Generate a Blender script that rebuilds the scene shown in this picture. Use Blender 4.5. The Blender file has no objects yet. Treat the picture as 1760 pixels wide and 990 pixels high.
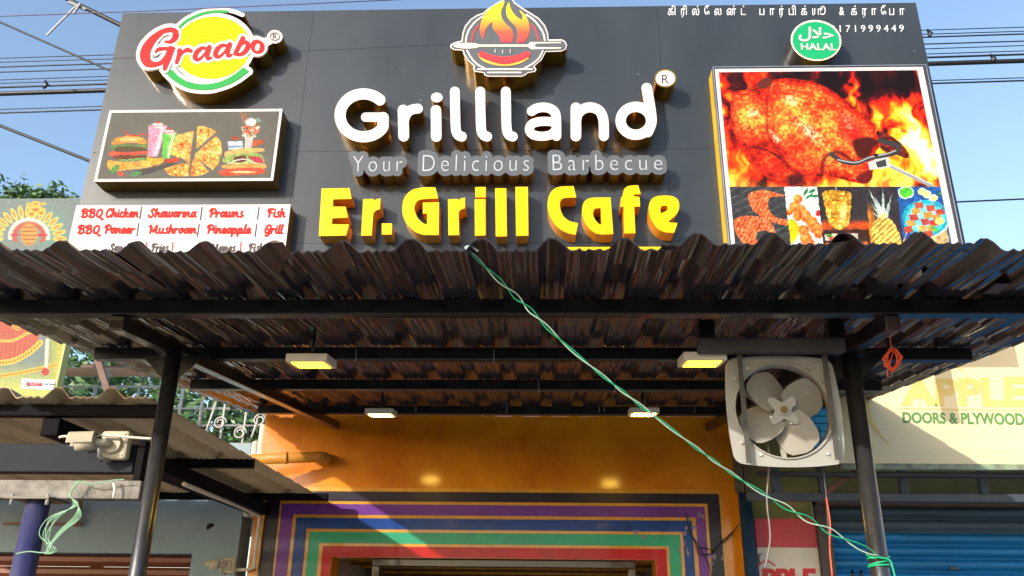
import bpy, bmesh, math, random
import numpy as np
from mathutils import Vector, Matrix
from mathutils.geometry import tessellate_polygon
random.seed(5); rng = np.random.default_rng(7)
C = bpy.context.scene.collection; SC = bpy.context.scene
R = math.radians
# ---------------------------------------------------------------- camera, sky, sun, exposure
PITCH, YAW, ROLL, FPX = R(21.717), R(-2.15), R(0.706), 1450.0
_fw = Vector((math.sin(YAW)*math.cos(PITCH), math.cos(YAW)*math.cos(PITCH), math.sin(PITCH)))
_r0 = Vector((math.cos(YAW), -math.sin(YAW), 0)); _u0 = _r0.cross(_fw)
_rt = _r0*math.cos(ROLL) + _u0*math.sin(ROLL); _up = -_r0*math.sin(ROLL) + _u0*math.cos(ROLL)
EYE = Vector((0, 0, 1.6))
cd = bpy.data.cameras.new('camera'); cam = bpy.data.objects.new('camera', cd); C.objects.link(cam)
M3 = Matrix((_rt, _up, -_fw)).transposed(); cam.matrix_world = Matrix.Translation(EYE) @ M3.to_4x4()
cd.sensor_width = 36; cd.lens = FPX/1760*36; cd.clip_start = 0.05; cd.clip_end = 3000
SC.camera = cam
SUN = Vector((0.76, 1.0, -0.41))            # travel direction of sunlight: from the left, behind the camera
w = bpy.data.worlds.new("World"); SC.world = w; w.use_nodes = True
nt = w.node_tree; bg = nt.nodes['Background']; sky = nt.nodes.new('ShaderNodeTexSky')
sky.sky_type = 'NISHITA'; sky.sun_disc = False
sd = -SUN.normalized(); sky.sun_elevation = math.asin(sd.z); sky.sun_rotation = math.atan2(sd.x, sd.y)
sky.air_density = 1.0; sky.dust_density = 1.2; sky.ozone_density = 1.2
nt.links.new(sky.outputs[0], bg.inputs[0]); bg.inputs[1].default_value = 0.15
sl = bpy.data.lights.new('sun', 'SUN'); sl.energy = 2.1; sl.angle = R(0.6); sl.color = (1, .93, .82)
so = bpy.data.objects.new('sun', sl); C.objects.link(so); so.rotation_euler = SUN.to_track_quat('-Z', 'Y').to_euler()
SC.view_settings.view_transform = 'Standard'; SC.view_settings.look = 'None'
SC.view_settings.exposure = 1.2; SC.view_settings.gamma = 1
# ---------------------------------------------------------------- helpers: points of the photograph on real planes
def ray(x, y): return _fw*FPX + _rt*(x-880) + _up*(495-y)
def P(x, y, D): r = ray(x, y); return EYE + r*(D/r.y)                 # on the vertical plane Y = D
def PZ(x, y, a, b=0.0): r = ray(x, y); t = (a-EYE.z)/(r.z-b*r.y); return EYE + r*t   # on z = a + b*Y
def PX(x, y, X): r = ray(x, y); return EYE + r*(X/r.x)
def lin(c): c = c/255.0; return c/12.92 if c <= .04045 else ((c+.055)/1.055)**2.4
def col(c): return (lin(c[0]), lin(c[1]), lin(c[2]), 1)
MT = {}
def mat(name, c, rough=.5, metal=0, var=.12, scale=6, bump=0, bscale=60, coat=0, spec=None, c2=None, stretch=None, trans=0, emit=None, croughn=.06):
    if name in MT: return MT[name]
    m = bpy.data.materials.new(name); m.use_nodes = True; n = m.node_tree; p = n.nodes['Principled BSDF']; L = n.links.new
    tc = n.nodes.new('ShaderNodeTexCoord'); mp = n.nodes.new('ShaderNodeMapping'); L(tc.outputs['Object'], mp.inputs[0])
    if stretch: mp.inputs['Scale'].default_value = stretch
    nz = n.nodes.new('ShaderNodeTexNoise'); nz.inputs['Scale'].default_value = scale; nz.inputs['Detail'].default_value = 8; nz.inputs['Roughness'].default_value = .65
    L(mp.outputs[0], nz.inputs[0])
    rp = n.nodes.new('ShaderNodeValToRGB'); L(nz.outputs[0], rp.inputs[0]); b = col(c)
    if c2: a1, a2 = col(c2), b
    else:
        a1 = tuple(min(1, v*(1-var)) for v in b[:3])+(1,); a2 = tuple(min(1, v*(1+var)) for v in b[:3])+(1,)
    rp.color_ramp.elements[0].position = .35; rp.color_ramp.elements[1].position = .65
    rp.color_ramp.elements[0].color = a1; rp.color_ramp.elements[1].color = a2
    L(rp.outputs[0], p.inputs['Base Color'])
    p.inputs['Metallic'].default_value = metal
    mr = n.nodes.new('ShaderNodeMapRange'); mr.inputs[3].default_value = max(.02, rough*.75); mr.inputs[4].default_value = min(1, rough*1.3)
    L(nz.outputs[0], mr.inputs[0]); L(mr.outputs[0], p.inputs['Roughness'])
    if spec is not None: p.inputs['Specular IOR Level'].default_value = spec
    if coat: p.inputs['Coat Weight'].default_value = coat; p.inputs['Coat Roughness'].default_value = croughn
    if trans: p.inputs['Transmission Weight'].default_value = trans
    if bump:
        n2 = n.nodes.new('ShaderNodeTexNoise'); n2.inputs['Scale'].default_value = bscale; n2.inputs['Detail'].default_value = 4; L(mp.outputs[0], n2.inputs[0])
        bp = n.nodes.new('ShaderNodeBump'); bp.inputs['Strength'].default_value = bump; bp.inputs['Distance'].default_value = .02
        L(n2.outputs[0], bp.inputs['Height']); L(bp.outputs[0], p.inputs['Normal'])
    if emit: p.inputs['Emission Color'].default_value = col(emit[0]); p.inputs['Emission Strength'].default_value = emit[1]
    MT[name] = m; return m
def tag(o, label=None, cat=None, group=None, kind=None):
    if label: o['label'] = label
    if cat: o['category'] = cat
    if group: o['group'] = group
    if kind: o['kind'] = kind
    return o
def thing(name, loc, label, cat, group=None):
    o = bpy.data.objects.new(name, None); o.empty_display_size = .1; C.objects.link(o); o.location = loc
    return tag(o, label, cat, group)
class MB:
    def __init__(s): s.v = []; s.f = []; s.sm = []
    def add(s, vs, fs, sm=False):
        b = len(s.v); s.v += [tuple(v) for v in vs]; s.f += [tuple(i+b for i in f) for f in fs]; s.sm += [sm]*len(fs); return s
    def box(s, x0, x1, y0, y1, z0, z1):
        return s.add([(x, y, z) for x in (x0, x1) for y in (y0, y1) for z in (z0, z1)],
                     [(0, 1, 3, 2), (4, 6, 7, 5), (0, 4, 5, 1), (2, 3, 7, 6), (0, 2, 6, 4), (1, 5, 7, 3)])
    def beam(s, a, b, w, h, up=(0, 0, 1)):               # rectangular bar between two points (centre line)
        a, b = Vector(a), Vector(b); d = (b-a).normalized(); r = d.cross(Vector(up)).normalized(); u = r.cross(d)
        vs = [p + r*(i*w/2) + u*(j*h/2) for p in (a, b) for i, j in ((-1, -1), (1, -1), (1, 1), (-1, 1))]
        return s.add(vs, [(3, 2, 1, 0), (4, 5, 6, 7), (0, 1, 5, 4), (1, 2, 6, 5), (2, 3, 7, 6), (3, 0, 4, 7)])
    def tube(s, pts, r, n=8, cap=True):
        pts = [Vector(p) for p in pts]; k = len(pts); rr = r if hasattr(r, '__len__') else [r]*k
        t = (pts[1]-pts[0]).normalized(); u = t.orthogonal().normalized(); vs = []
        for i, p in enumerate(pts):
            t2 = (pts[min(i+1, k-1)]-pts[max(i-1, 0)]).normalized(); u = (u - t2*u.dot(t2)).normalized(); v = t2.cross(u)
            vs += [p + (u*math.cos(a)+v*math.sin(a))*rr[i] for a in [2*math.pi*j/n for j in range(n)]]
        fs = [(i*n+j, i*n+(j+1) % n, (i+1)*n+(j+1) % n, (i+1)*n+j) for i in range(k-1) for j in range(n)]
        s.add(vs, fs, True)
        if cap: b = len(s.v)-k*n; s.f += [tuple(b+j for j in range(n))[::-1], tuple(b+(k-1)*n+j for j in range(n))]; s.sm += [False, False]
        return s
    def quad(s, a, b, c, d): return s.add([a, b, c, d], [(0, 1, 2, 3)])
    def build(s, name, m, parent=None, bevel=0, label=None, cat=None, group=None, kind=None):
        me = bpy.data.meshes.new(name); me.from_pydata(s.v, [], s.f)
        me.polygons.foreach_set('use_smooth', s.sm)
        for q in (m if isinstance(m, (list, tuple)) else [m]): me.materials.append(q)
        me.update(); o = bpy.data.objects.new(name, me); C.objects.link(o)
        if bevel:
            b = o.modifiers.new('bevel', 'BEVEL'); b.width = bevel; b.segments = 2; b.limit_method = 'ANGLE'
        if parent is not None: attach(o, parent)
        return tag(o, label, cat, group, kind)
def wloc(o):
    v = Vector(o.location)
    return v if o.parent is None else v + wloc(o.parent)
def attach(o, p): o.parent = p; o.location = -wloc(p) if o.type == 'MESH' else o.location; return o   # geometry is in world coordinates, things are never rotated here
# ---------------------------------------------------------------- 2-D shapes: strokes, polygons, unions and offsets, traced to outlines
class Sh:
    def __init__(s): s.items = []
    def stroke(s, pts, w): s.items.append(('s', pts, w)); return s
    def poly(s, pts): s.items.append(('p', pts, 0)); return s
    def ell(s, cx, cy, rx, ry, rot=0, n=64):
        c, q = math.cos(R(rot)), math.sin(R(rot)); return s.poly([(cx+rx*math.cos(a)*c-ry*math.sin(a)*q, cy+rx*math.cos(a)*q+ry*math.sin(a)*c) for a in [2*math.pi*i/n for i in range(n)]])
    def cut(s, pts): s.items.append(('c', pts, 0)); return s
def _segd(X, Y, a, b, wa=0, wb=0):
    dx, dy = b[0]-a[0], b[1]-a[1]; l = dx*dx+dy*dy+1e-12
    t = np.clip(((X-a[0])*dx+(Y-a[1])*dy)/l, 0, 1)
    return np.hypot(X-a[0]-t*dx, Y-a[1]-t*dy) - (wa+(wb-wa)*t)
def inside(X, Y, pts):
    ins = np.zeros(X.shape, bool); n = len(pts)
    for i in range(n):
        (x1, y1), (x2, y2) = pts[i], pts[(i+1) % n]
        if y1 == y2: continue
        c = ((y1 > Y) != (y2 > Y)) & (X < (x2-x1)*(Y-y1)/(y2-y1)+x1); ins ^= c
    return ins
def psdf(X, Y, pts):
    d = np.full(X.shape, 1e9)
    for i in range(len(pts)): d = np.minimum(d, _segd(X, Y, pts[i], pts[(i+1) % len(pts)]))
    return np.where(inside(X, Y, pts), -d, d)
def field(sh, X, Y, off=0):
    F = np.full(X.shape, 1e9)
    for k, pts, wd in sh.items:
        if k == 's':
            ws = np.interp(np.linspace(0, 1, len(pts)), np.linspace(0, 1, len(wd)), wd).tolist() if hasattr(wd, '__len__') else [wd]*len(pts)
            if len(pts) == 1: F = np.minimum(F, np.hypot(X-pts[0][0], Y-pts[0][1])-ws[0]/2)
            for i in range(len(pts)-1):
                m = max(ws)/2+off+3; a, b = pts[i], pts[i+1]
                x0, x1 = min(a[0], b[0])-m, max(a[0], b[0])+m; y0, y1 = min(a[1], b[1])-m, max(a[1], b[1])+m
                ci = np.where((X[0] >= x0) & (X[0] <= x1))[0]; ri = np.where((Y[:, 0] >= y0) & (Y[:, 0] <= y1))[0]
                if len(ci) == 0 or len(ri) == 0: continue
                q = (slice(ri[0], ri[-1]+1), slice(ci[0], ci[-1]+1))
                F[q] = np.minimum(F[q], _segd(X[q], Y[q], a, b, ws[i]/2, ws[i+1]/2))
        elif k == 'p': F = np.minimum(F, psdf(X, Y, pts))
        else: F = np.maximum(F, -psdf(X, Y, pts))
    return F-off
def contours(sh, res=.6, off=0, tol=.07):
    pts = [p for k, q, wd in sh.items for p in q]; mw = max([max(i[2]) if hasattr(i[2], '__len__') else i[2] for i in sh.items])/2+off+2*res+1*res
    x0, x1 = min(p[0] for p in pts)-mw, max(p[0] for p in pts)+mw; y0, y1 = min(p[1] for p in pts)-mw, max(p[1] for p in pts)+mw
    xs = np.arange(x0, x1+res, res); ys = np.arange(y0, y1+res, res); X, Y = np.meshgrid(xs, ys)
    F = field(sh, X, Y, off); F[F == 0] = 1e-9; S = F < 0
    c = S[:-1, :-1].astype(int)+S[:-1, 1:]*2+S[1:, 1:]*4+S[1:, :-1]*8
    nxt = {}; pos = {}
    def ep(i, j, e):                                   # grid edges: 0 top, 1 right, 2 bottom, 3 left
        if e == 0: k = (0, i, j); a, b = F[i, j], F[i, j+1]; p = (xs[j]+res*a/(a-b), ys[i])
        elif e == 2: k = (0, i+1, j); a, b = F[i+1, j], F[i+1, j+1]; p = (xs[j]+res*a/(a-b), ys[i+1])
        elif e == 3: k = (1, i, j); a, b = F[i, j], F[i+1, j]; p = (xs[j], ys[i]+res*a/(a-b))
        else: k = (1, i, j+1); a, b = F[i, j+1], F[i+1, j+1]; p = (xs[j+1], ys[i]+res*a/(a-b))
        pos[k] = p; return k
    TB = {1: [(3, 0)], 2: [(0, 1)], 4: [(1, 2)], 8: [(2, 3)], 3: [(3, 1)], 6: [(0, 2)], 12: [(1, 3)], 9: [(2, 0)], 7: [(3, 2)], 14: [(0, 3)], 13: [(1, 0)], 11: [(2, 1)], 5: [(3, 0), (1, 2)], 10: [(0, 1), (2, 3)]}
    I, J = np.where((c > 0) & (c < 15))
    for i, j in zip(I, J):
        for a, b in TB[int(c[i, j])]: nxt[ep(i, j, a)] = ep(i, j, b)
    out = []
    while nxt:
        k0 = next(iter(nxt)); k = k0; lp = []
        while k in nxt: lp.append(pos[k]); k = nxt.pop(k)
        if len(lp) > 6: out.append(simp(lp, tol))
    return [l for l in out if len(l) > 2]
def simp(lp, tol):
    n = len(lp); h = n//2
    def dp(q):
        if len(q) < 3: return q
        a, b = np.array(q[0]), np.array(q[-1]); A = np.array(q[1:-1]); d = b-a; L = math.hypot(*d)+1e-9
        ds = np.abs(d[0]*(A[:, 1]-a[1])-d[1]*(A[:, 0]-a[0]))/L; i = int(ds.argmax())
        return [q[0], q[-1]] if ds[i] < tol else dp(q[:i+2])[:-1]+dp(q[i+1:])
    return dp(lp[:h+1])[:-1]+dp(lp[h:]+[lp[0]])[:-1]
def area(l): return sum(l[i].x*l[(i+1) % len(l)].z-l[(i+1) % len(l)].x*l[i].z for i in range(len(l)))/2
def fill(fr):                                           # triangulate nested loops island by island (outer loop with its holes)
    off = [0]; [off.append(off[-1]+len(l)) for l in fr]; ins = lambda p, l: bool(inside(np.array([p.x]), np.array([p.z]), [(v.x, v.z) for v in l])[0])
    dep = [sum(ins(l[0], k) for j, k in enumerate(fr) if j != i) for i, l in enumerate(fr)]; out = []
    for i, l in enumerate(fr):
        if dep[i] % 2: continue
        hs = [j for j in range(len(fr)) if dep[j] == dep[i]+1 and ins(fr[j][0], l)]; g = [i]+hs
        loc = [q for j in g for q in range(off[j], off[j+1])]
        out += [tuple(loc[q] for q in t) for t in tessellate_polygon([[Vector((v.x, v.z, 0)) for v in fr[j]] for j in g])]
    return out
def plate(loops, fn, D, t, mb=None, back=False):        # outline at depth D, extruded t metres away from the viewer
    mb = mb or MB(); fr = [[fn(x, y, D) for x, y in l] for l in loops]
    vs = [v for l in fr for v in l]
    mb.add(vs, fill(fr))
    if t:
        for l in fr:
            n = len(l); b = [Vector((v.x, v.y+t, v.z)) for v in l]
            mb.add(l+b, [(i, (i+1) % n, n+(i+1) % n, n+i) for i in range(n)])
            mb.sm[-n:] = [False]*n
    return mb
def face_side(name, sh, D, t, mf, ms, parent, off=0, fn=P, res=.6, label=None, tol=.07):   # lettering: box sides with a face on top
    lp = contours(sh, res, off, tol); m = MB(); plate(lp, fn, D, t, m); nf = None
    o = m.build(name, [mf, ms], parent, label=label)
    # front faces carry the face material, sides the return material
    npf = len(fill([[fn(x, y, D) for x, y in l] for l in lp]))
    mi = [0]*npf+[1]*(len(m.f)-npf); o.data.polygons.foreach_set('material_index', mi)
    return o
def flat(name, sh, D, m, parent, off=0, fn=P, res=.5, t=.003, label=None, tol=.06):
    return plate(contours(sh, res, off, tol), fn, D, t).build(name, m, parent, label=label)
def cr(pts, n=6, closed=False):                          # smooth curve through points
    q = [Vector((p[0], p[1])) for p in pts]; out = []; k = len(q)
    g = (lambda i: q[i % k]) if closed else (lambda i: q[max(0, min(k-1, i))])
    for i in range(k if closed else k-1):
        a, b, c, d = g(i-1), g(i), g(i+1), g(i+2)
        for j in range(n):
            t = j/n; v = .5*((2*b)+(c-a)*t+(2*a-5*b+4*c-d)*t*t+(3*b-a-3*c+d)*t**3); out.append((v.x, v.y))
    if not closed: out.append(tuple(q[-1]))
    return out
def arc(cx, cy, rx, ry, a0, a1, n=24): return [(cx+rx*math.cos(R(a0+(a1-a0)*i/n)), cy-ry*math.sin(R(a0+(a1-a0)*i/n))) for i in range(n+1)]
def T(ox, oy, s): return lambda pts: [(ox+p[0]/s, oy+p[1]/s) for p in pts]
def text2d(s, **k):                                      # outlines of the built-in face as (verts, faces)
    c = bpy.data.curves.new('lettering', 'FONT'); c.body = s; c.resolution_u = 4
    for a, b in k.items(): setattr(c, a, b)
    o = bpy.data.objects.new('lettering', c); C.objects.link(o); bpy.context.view_layer.update()
    me = o.to_mesh(); v = [(p.co.x, p.co.y) for p in me.vertices]; f = [tuple(p.vertices) for p in me.polygons]
    o.to_mesh_clear(); bpy.data.objects.remove(o); bpy.data.curves.remove(c); return v, f
def text_on(s, quad, D, m, parent, t=0.002, name='lettering', fn=P, bb=None, label=None, **k):   # quad: photo corners tl, tr, br, bl
    v, f = text2d(s, **k); x0 = min(p[0] for p in v); x1 = max(p[0] for p in v); y0 = min(p[1] for p in v); y1 = max(p[1] for p in v)
    tl, tr, br, bl = [fn(a, b, D) for a, b in quad]
    W = []
    for x, y in v:
        u = (x-x0)/(x1-x0); q = (y-y0)/(y1-y0); a = bl.lerp(br, u); b = tl.lerp(tr, u); W.append(a.lerp(b, q))
    mb = MB(); mb.add(W, f)
    if t:
        n = len(W); E = {}
        for g in f:
            for i in range(len(g)):
                e = (g[i], g[(i+1) % len(g)]); r = (e[1], e[0])
                if r in E: E.pop(r)
                else: E[e] = 1
        mb.add([Vector((p.x, p.y, p.z)) for p in W]+[Vector((p.x, p.y+t, p.z)) for p in W], [(a, b, n+b, n+a) for a, b in E])
    return mb.build(name, m, parent, label=label)
def image_mat(name, arr, rough=.35, gain=1.0):
    arr = np.clip(arr, 0, 1)*gain**.45
    h, wd = arr.shape[:2]; img = bpy.data.images.new(name, wd, h); a = np.ones((h, wd, 4), np.float32); a[..., :3] = np.clip(arr, 0, 1)[::-1]
    img.pixels.foreach_set(a.ravel()); img.update(); img.pack()
    m = bpy.data.materials.new(name); m.use_nodes = True; n = m.node_tree; p = n.nodes['Principled BSDF']
    tx = n.nodes.new('ShaderNodeTexImage'); tx.image = img; n.links.new(tx.outputs[0], p.inputs['Base Color']); p.inputs['Roughness'].default_value = rough; p.inputs['Specular IOR Level'].default_value = .12; return m
def proj(X, Y, Z):
    dx, dy, dz = X-EYE.x, Y-EYE.y, Z-EYE.z
    a = dx*_rt.x+dy*_rt.y+dz*_rt.z; b = dx*_up.x+dy*_up.y+dz*_up.z; c = dx*_fw.x+dy*_fw.y+dz*_fw.z
    return 880+FPX*a/c, 495-FPX*b/c
def print_sheet(name, x0, x1, z0, z1, D, paint, parent, wpx=900, rough=.6, t=.003, gain=1.0):   # a printed rectangle; paint(u, v) in photo coordinates
    hpx = int(wpx*(z1-z0)/(x1-x0)); xs = x0+(np.arange(wpx)+.5)/wpx*(x1-x0); zs = z1-(np.arange(hpx)+.5)/hpx*(z1-z0)
    X, Z = np.meshgrid(xs, zs); px, py = proj(X, D, Z)
    m = image_mat(name, paint(px, py), rough, gain)
    mb = MB(); mb.box(x0, x1, D, D+t, z0, z1); o = mb.build(name, m, parent)
    uv = o.data.uv_layers.new(name='UVMap')
    for l in o.data.loops:
        v = o.data.vertices[l.vertex_index].co; uv.data[l.index].uv = ((v.x-x0)/(x1-x0), (v.z-z0)/(z1-z0))
    return o
# noise for the prints
_lat = rng.random((257, 257))
def vn(x, y):
    xi = np.floor(x).astype(int); yi = np.floor(y).astype(int); fx = x-xi; fy = y-yi; fx = fx*fx*(3-2*fx); fy = fy*fy*(3-2*fy)
    a = _lat[yi % 256, xi % 256]; b = _lat[yi % 256, (xi+1) % 256]; c = _lat[(yi+1) % 256, xi % 256]; d = _lat[(yi+1) % 256, (xi+1) % 256]
    return (a*(1-fx)+b*fx)*(1-fy)+(c*(1-fx)+d*fx)*fy
def fbm(x, y, o=4):
    s = 0; a = .5
    for i in range(o): s = s+a*vn(x*2**i+17*i, y*2**i+31*i); a *= .5
    return s/(1-.5**o)
def ramp(t, stops):
    xs = [s[0] for s in stops]; return np.stack([np.interp(t, xs, [s[1][k]/255 for s in stops]) for k in range(3)], -1)
def lay(img, m, c):
    c = np.array(c, float)/255 if not isinstance(c, np.ndarray) else c
    return img*(1-m[..., None])+c*m[..., None]
def sm(d, w=1.5): return np.clip(.5-d/w, 0, 1)
# ================================================================ MATERIALS
M_board = mat('board_panel_paint', (46, 51, 57), .38, var=.14, scale=1.8, stretch=(1.6, 1, .5), bump=.02, bscale=2.2, coat=.3, spec=.3, croughn=.1)
M_joint = mat('board_joint', (92, 96, 98), .5)
M_white = mat('white_acrylic', (204, 192, 188), .5, var=.05, scale=3, spec=.25)
M_gold = mat('gold_steel', (206, 150, 44), .2, metal=1, var=.12, scale=4, stretch=(1, 1, .2))
M_brass = mat('dull_brass', (150, 120, 60), .4, metal=.8, var=.15)
M_yel = mat('yellow_acrylic', (232, 186, 0), .45, var=.03, spec=.2)
M_yelside = mat('orange_yellow_side', (226, 150, 20), .3, var=.1, coat=.3)
M_grey = mat('grey_acrylic', (84, 88, 94), .5, spec=.2, var=.04)
M_red = mat('red_print', (200, 44, 46), .6, var=.03, spec=.1)
M_pink = mat('coral_print', (214, 62, 68), .6, var=.03, spec=.1)
M_green = mat('green_print', (50, 148, 74), .6, var=.03, spec=.1)
M_halal = mat('halal_green', (6, 150, 92), .35, var=.03)
M_lemon = mat('lemon_print', (228, 196, 8), .6, var=.03, spec=.1)
M_cream = mat('cream_print', (238, 224, 190), .35, var=.02)
M_dark = mat('dark_print', (50, 50, 52), .4)
M_blackbody = mat('dark_can', (44, 38, 34), .3, var=.2, coat=.5)
M_coral = mat('menu_red', (204, 40, 36), .6, spec=.1, var=.05)
M_mgrey = mat('menu_grey', (84, 76, 76), .6, spec=.1, var=.05)
M_engr = mat('engraved_white', (160, 166, 172), .4)
Db = 4.60                                                   # plane of the signboard face
# ================================================================ SIGNBOARD
def corner(*a): return [P(*q) for q in a]
BX0, BX1, BZ1, BZ0 = -2.875, 2.495, 5.475, 3.50
board = thing('signboard', (0, Db, BZ0), 'huge dark charcoal panelled signboard standing above the corrugated canopy', 'signboard')
zs = [BZ0, P(900, 417, Db).z, P(900, 258, Db).z, BZ1]; xs = [BX0, P(505, 300, Db).x, P(1148, 300, Db).x, BX1]
g = .0009
for i in range(3):
    for j in range(3):
        MB().box(xs[i]+g, xs[i+1]-g, Db, Db+.01, zs[j]+g, zs[j+1]-g).build('cladding_panel', M_board, board)
MB().box(BX0, BX1, Db+.0105, Db+.11, BZ0, BZ1).build('backing_frame', M_joint, board)
M_steel = mat('dark_frame_steel', (44, 42, 44), .45, metal=.3, var=.2)
for x in (-2.4, -1.2, 0, 1.2, 2.1):
    MB().box(x, x+.06, Db+.112, Db+.18, 3.07, 5.4).build('rear_post', M_steel, board)
    MB().beam((x+.03, Db+.16, 4.9), (x+.03, 6.3, 3.12), .04, .04).build('rear_brace', M_steel, board)
M_txt = mat('board_lettering', (215, 216, 218), .4, var=.02)
ttx = text_on("கி  ரி  ல்  ே ல  ே ல  ன்  ட்      ப  ா  ர்  பி  க்  யூ      &   க்  ர  ா  ே ப  ா".replace('ே ல  ே ல', 'ே  ல'),
        [(1148, 9), (1554, 8.5), (1554.5, 30), (1148, 30)], Db-.003, M_txt, board, .0025, offset=.006)
text_on("9171999449", [(1427, 43.5), (1553, 42.5), (1553.5, 54.2), (1427.5, 55)], Db-.003, M_txt, board, .0025, space_character=1.5, offset=0)
for x, y in ((601, 89), (610, 74), (664, 101), (680, 117), (690, 170), (723, 173), (727, 165), (885, 178), (1097, 128), (870, 228), (1571, 88), (162, 262), (500, 300)):   # old fixing marks
    q = P(x, y, Db); MB().tube([q+Vector((0, -.003, 0)), q], random.uniform(.003, .007), 8).build('rivet', M_steel if x < 700 else M_joint, board)

# ---- white raised letters
T2 = T(520, 0, 2.25)
def S(pts, wd, sh=None, t=T2, s=2.25): return (sh or Sh()).stroke(t(pts), [v/s for v in wd] if hasattr(wd, '__len__') else wd/s)
name_sign = thing('raised_letter_sign', P(850, 250, Db), 'big white rounded raised letters with gold sides across the middle of the dark board', 'sign letters')
L = []
L.append(S(arc(236, 446, 91, 83, 46, 322, 40)+[(311, 490), (312, 455)], 43)); S([(312, 453), (244, 453)], 36, L[-1])
L.append(S([(389, 426), (391, 526)], 42)); S(cr([(391, 470), (402, 440), (422, 424), (446, 420)]), 38, L[-1])
a = Sh().ell(520+519/2.25, 377/2.25, 22.5/2.25, 19/2.25); S([(516, 427), (517, 528)], 41, a); L.append(a)
for x in (589, 687, 786): L.append(S(cr([(x, 354), (x+1.5, 440), (x+4, 500), (x+13, 522), (x+27, 528)]), 38))
L.append(S(cr([(886, 430), (905, 419), (935, 415), (965, 424), (980, 448), (982, 526)]), 37)); S(cr([(980, 473), (930, 469), (890, 478), (877, 500), (890, 520), (925, 527), (962, 520), (981, 500)]), 35, L[-1])
L.append(S([(1057, 417), (1057, 526)], 41)); S(cr([(1057, 470), (1068, 435), (1105, 415), (1145, 426), (1163, 462), (1165, 526)]), 39, L[-1])
L.append(S(cr([(1331, 341), (1343, 410), (1349, 470), (1335, 510)]), 41)); S(arc(1289, 467, 59, 54, 0, 360, 36), 40, L[-1])
for l in L: face_side('raised_letter', l, Db-.12, .119, M_white, M_gold, name_sign)
for x, y in ((402, 578), (520, 580), (627, 580), (727, 576), (822, 578), (874, 568), (1050, 577), (1160, 577)):
    q = P(520+x/2.25, y/2.25, Db-.025); MB().tube([q+Vector((0, 0, -.004)), q+Vector((0, 0, .004))], .006, 8).build('fixing_screw', M_joint, name_sign)
# ---- tagline clouds with engraved lettering
tag_sign = thing('tagline_sign', P(870, 290, Db), 'grey cloud-edged sign with thin engraved words between the white and yellow letters', 'sign')
def quadmap(v, quad):
    x0 = min(p[0] for p in v); x1 = max(p[0] for p in v); y0 = min(p[1] for p in v); y1 = max(p[1] for p in v); tl, tr, br, bl = [Vector(q) for q in quad]
    return [bl.lerp(br, (x-x0)/(x1-x0)).lerp(tl.lerp(tr, (x-x0)/(x1-x0)), (y-y0)/(y1-y0)) for x, y in v]
for wd, q in (("Your", [(607, 268.5), (692, 268), (691, 294.5), (606.5, 295)]), ("Delicious", [(727, 266.5), (910, 266), (909, 293.5), (726, 294.5)]), ("Barbecue", [(949.5, 266), (1138, 266), (1138.5, 292), (950, 293)])):
    kw = dict(space_character=1.4, offset=-.014)
    v, f = text2d(wd, **kw); px = quadmap(v, q); sh = Sh(); seen = set()
    for fc in f:
        for i in range(len(fc)):
            e = tuple(sorted((fc[i], fc[(i+1) % len(fc)])))
            if e in seen: continue
            seen.add(e); sh.stroke([tuple(px[e[0]]), tuple(px[e[1]])], 1)
    o = face_side('word_panel', sh, Db-.12, .119, M_grey, M_gold, tag_sign, off=8, res=.8)
    text_on(wd, q, Db-.1225, M_engr, o, .002, **kw)
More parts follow.
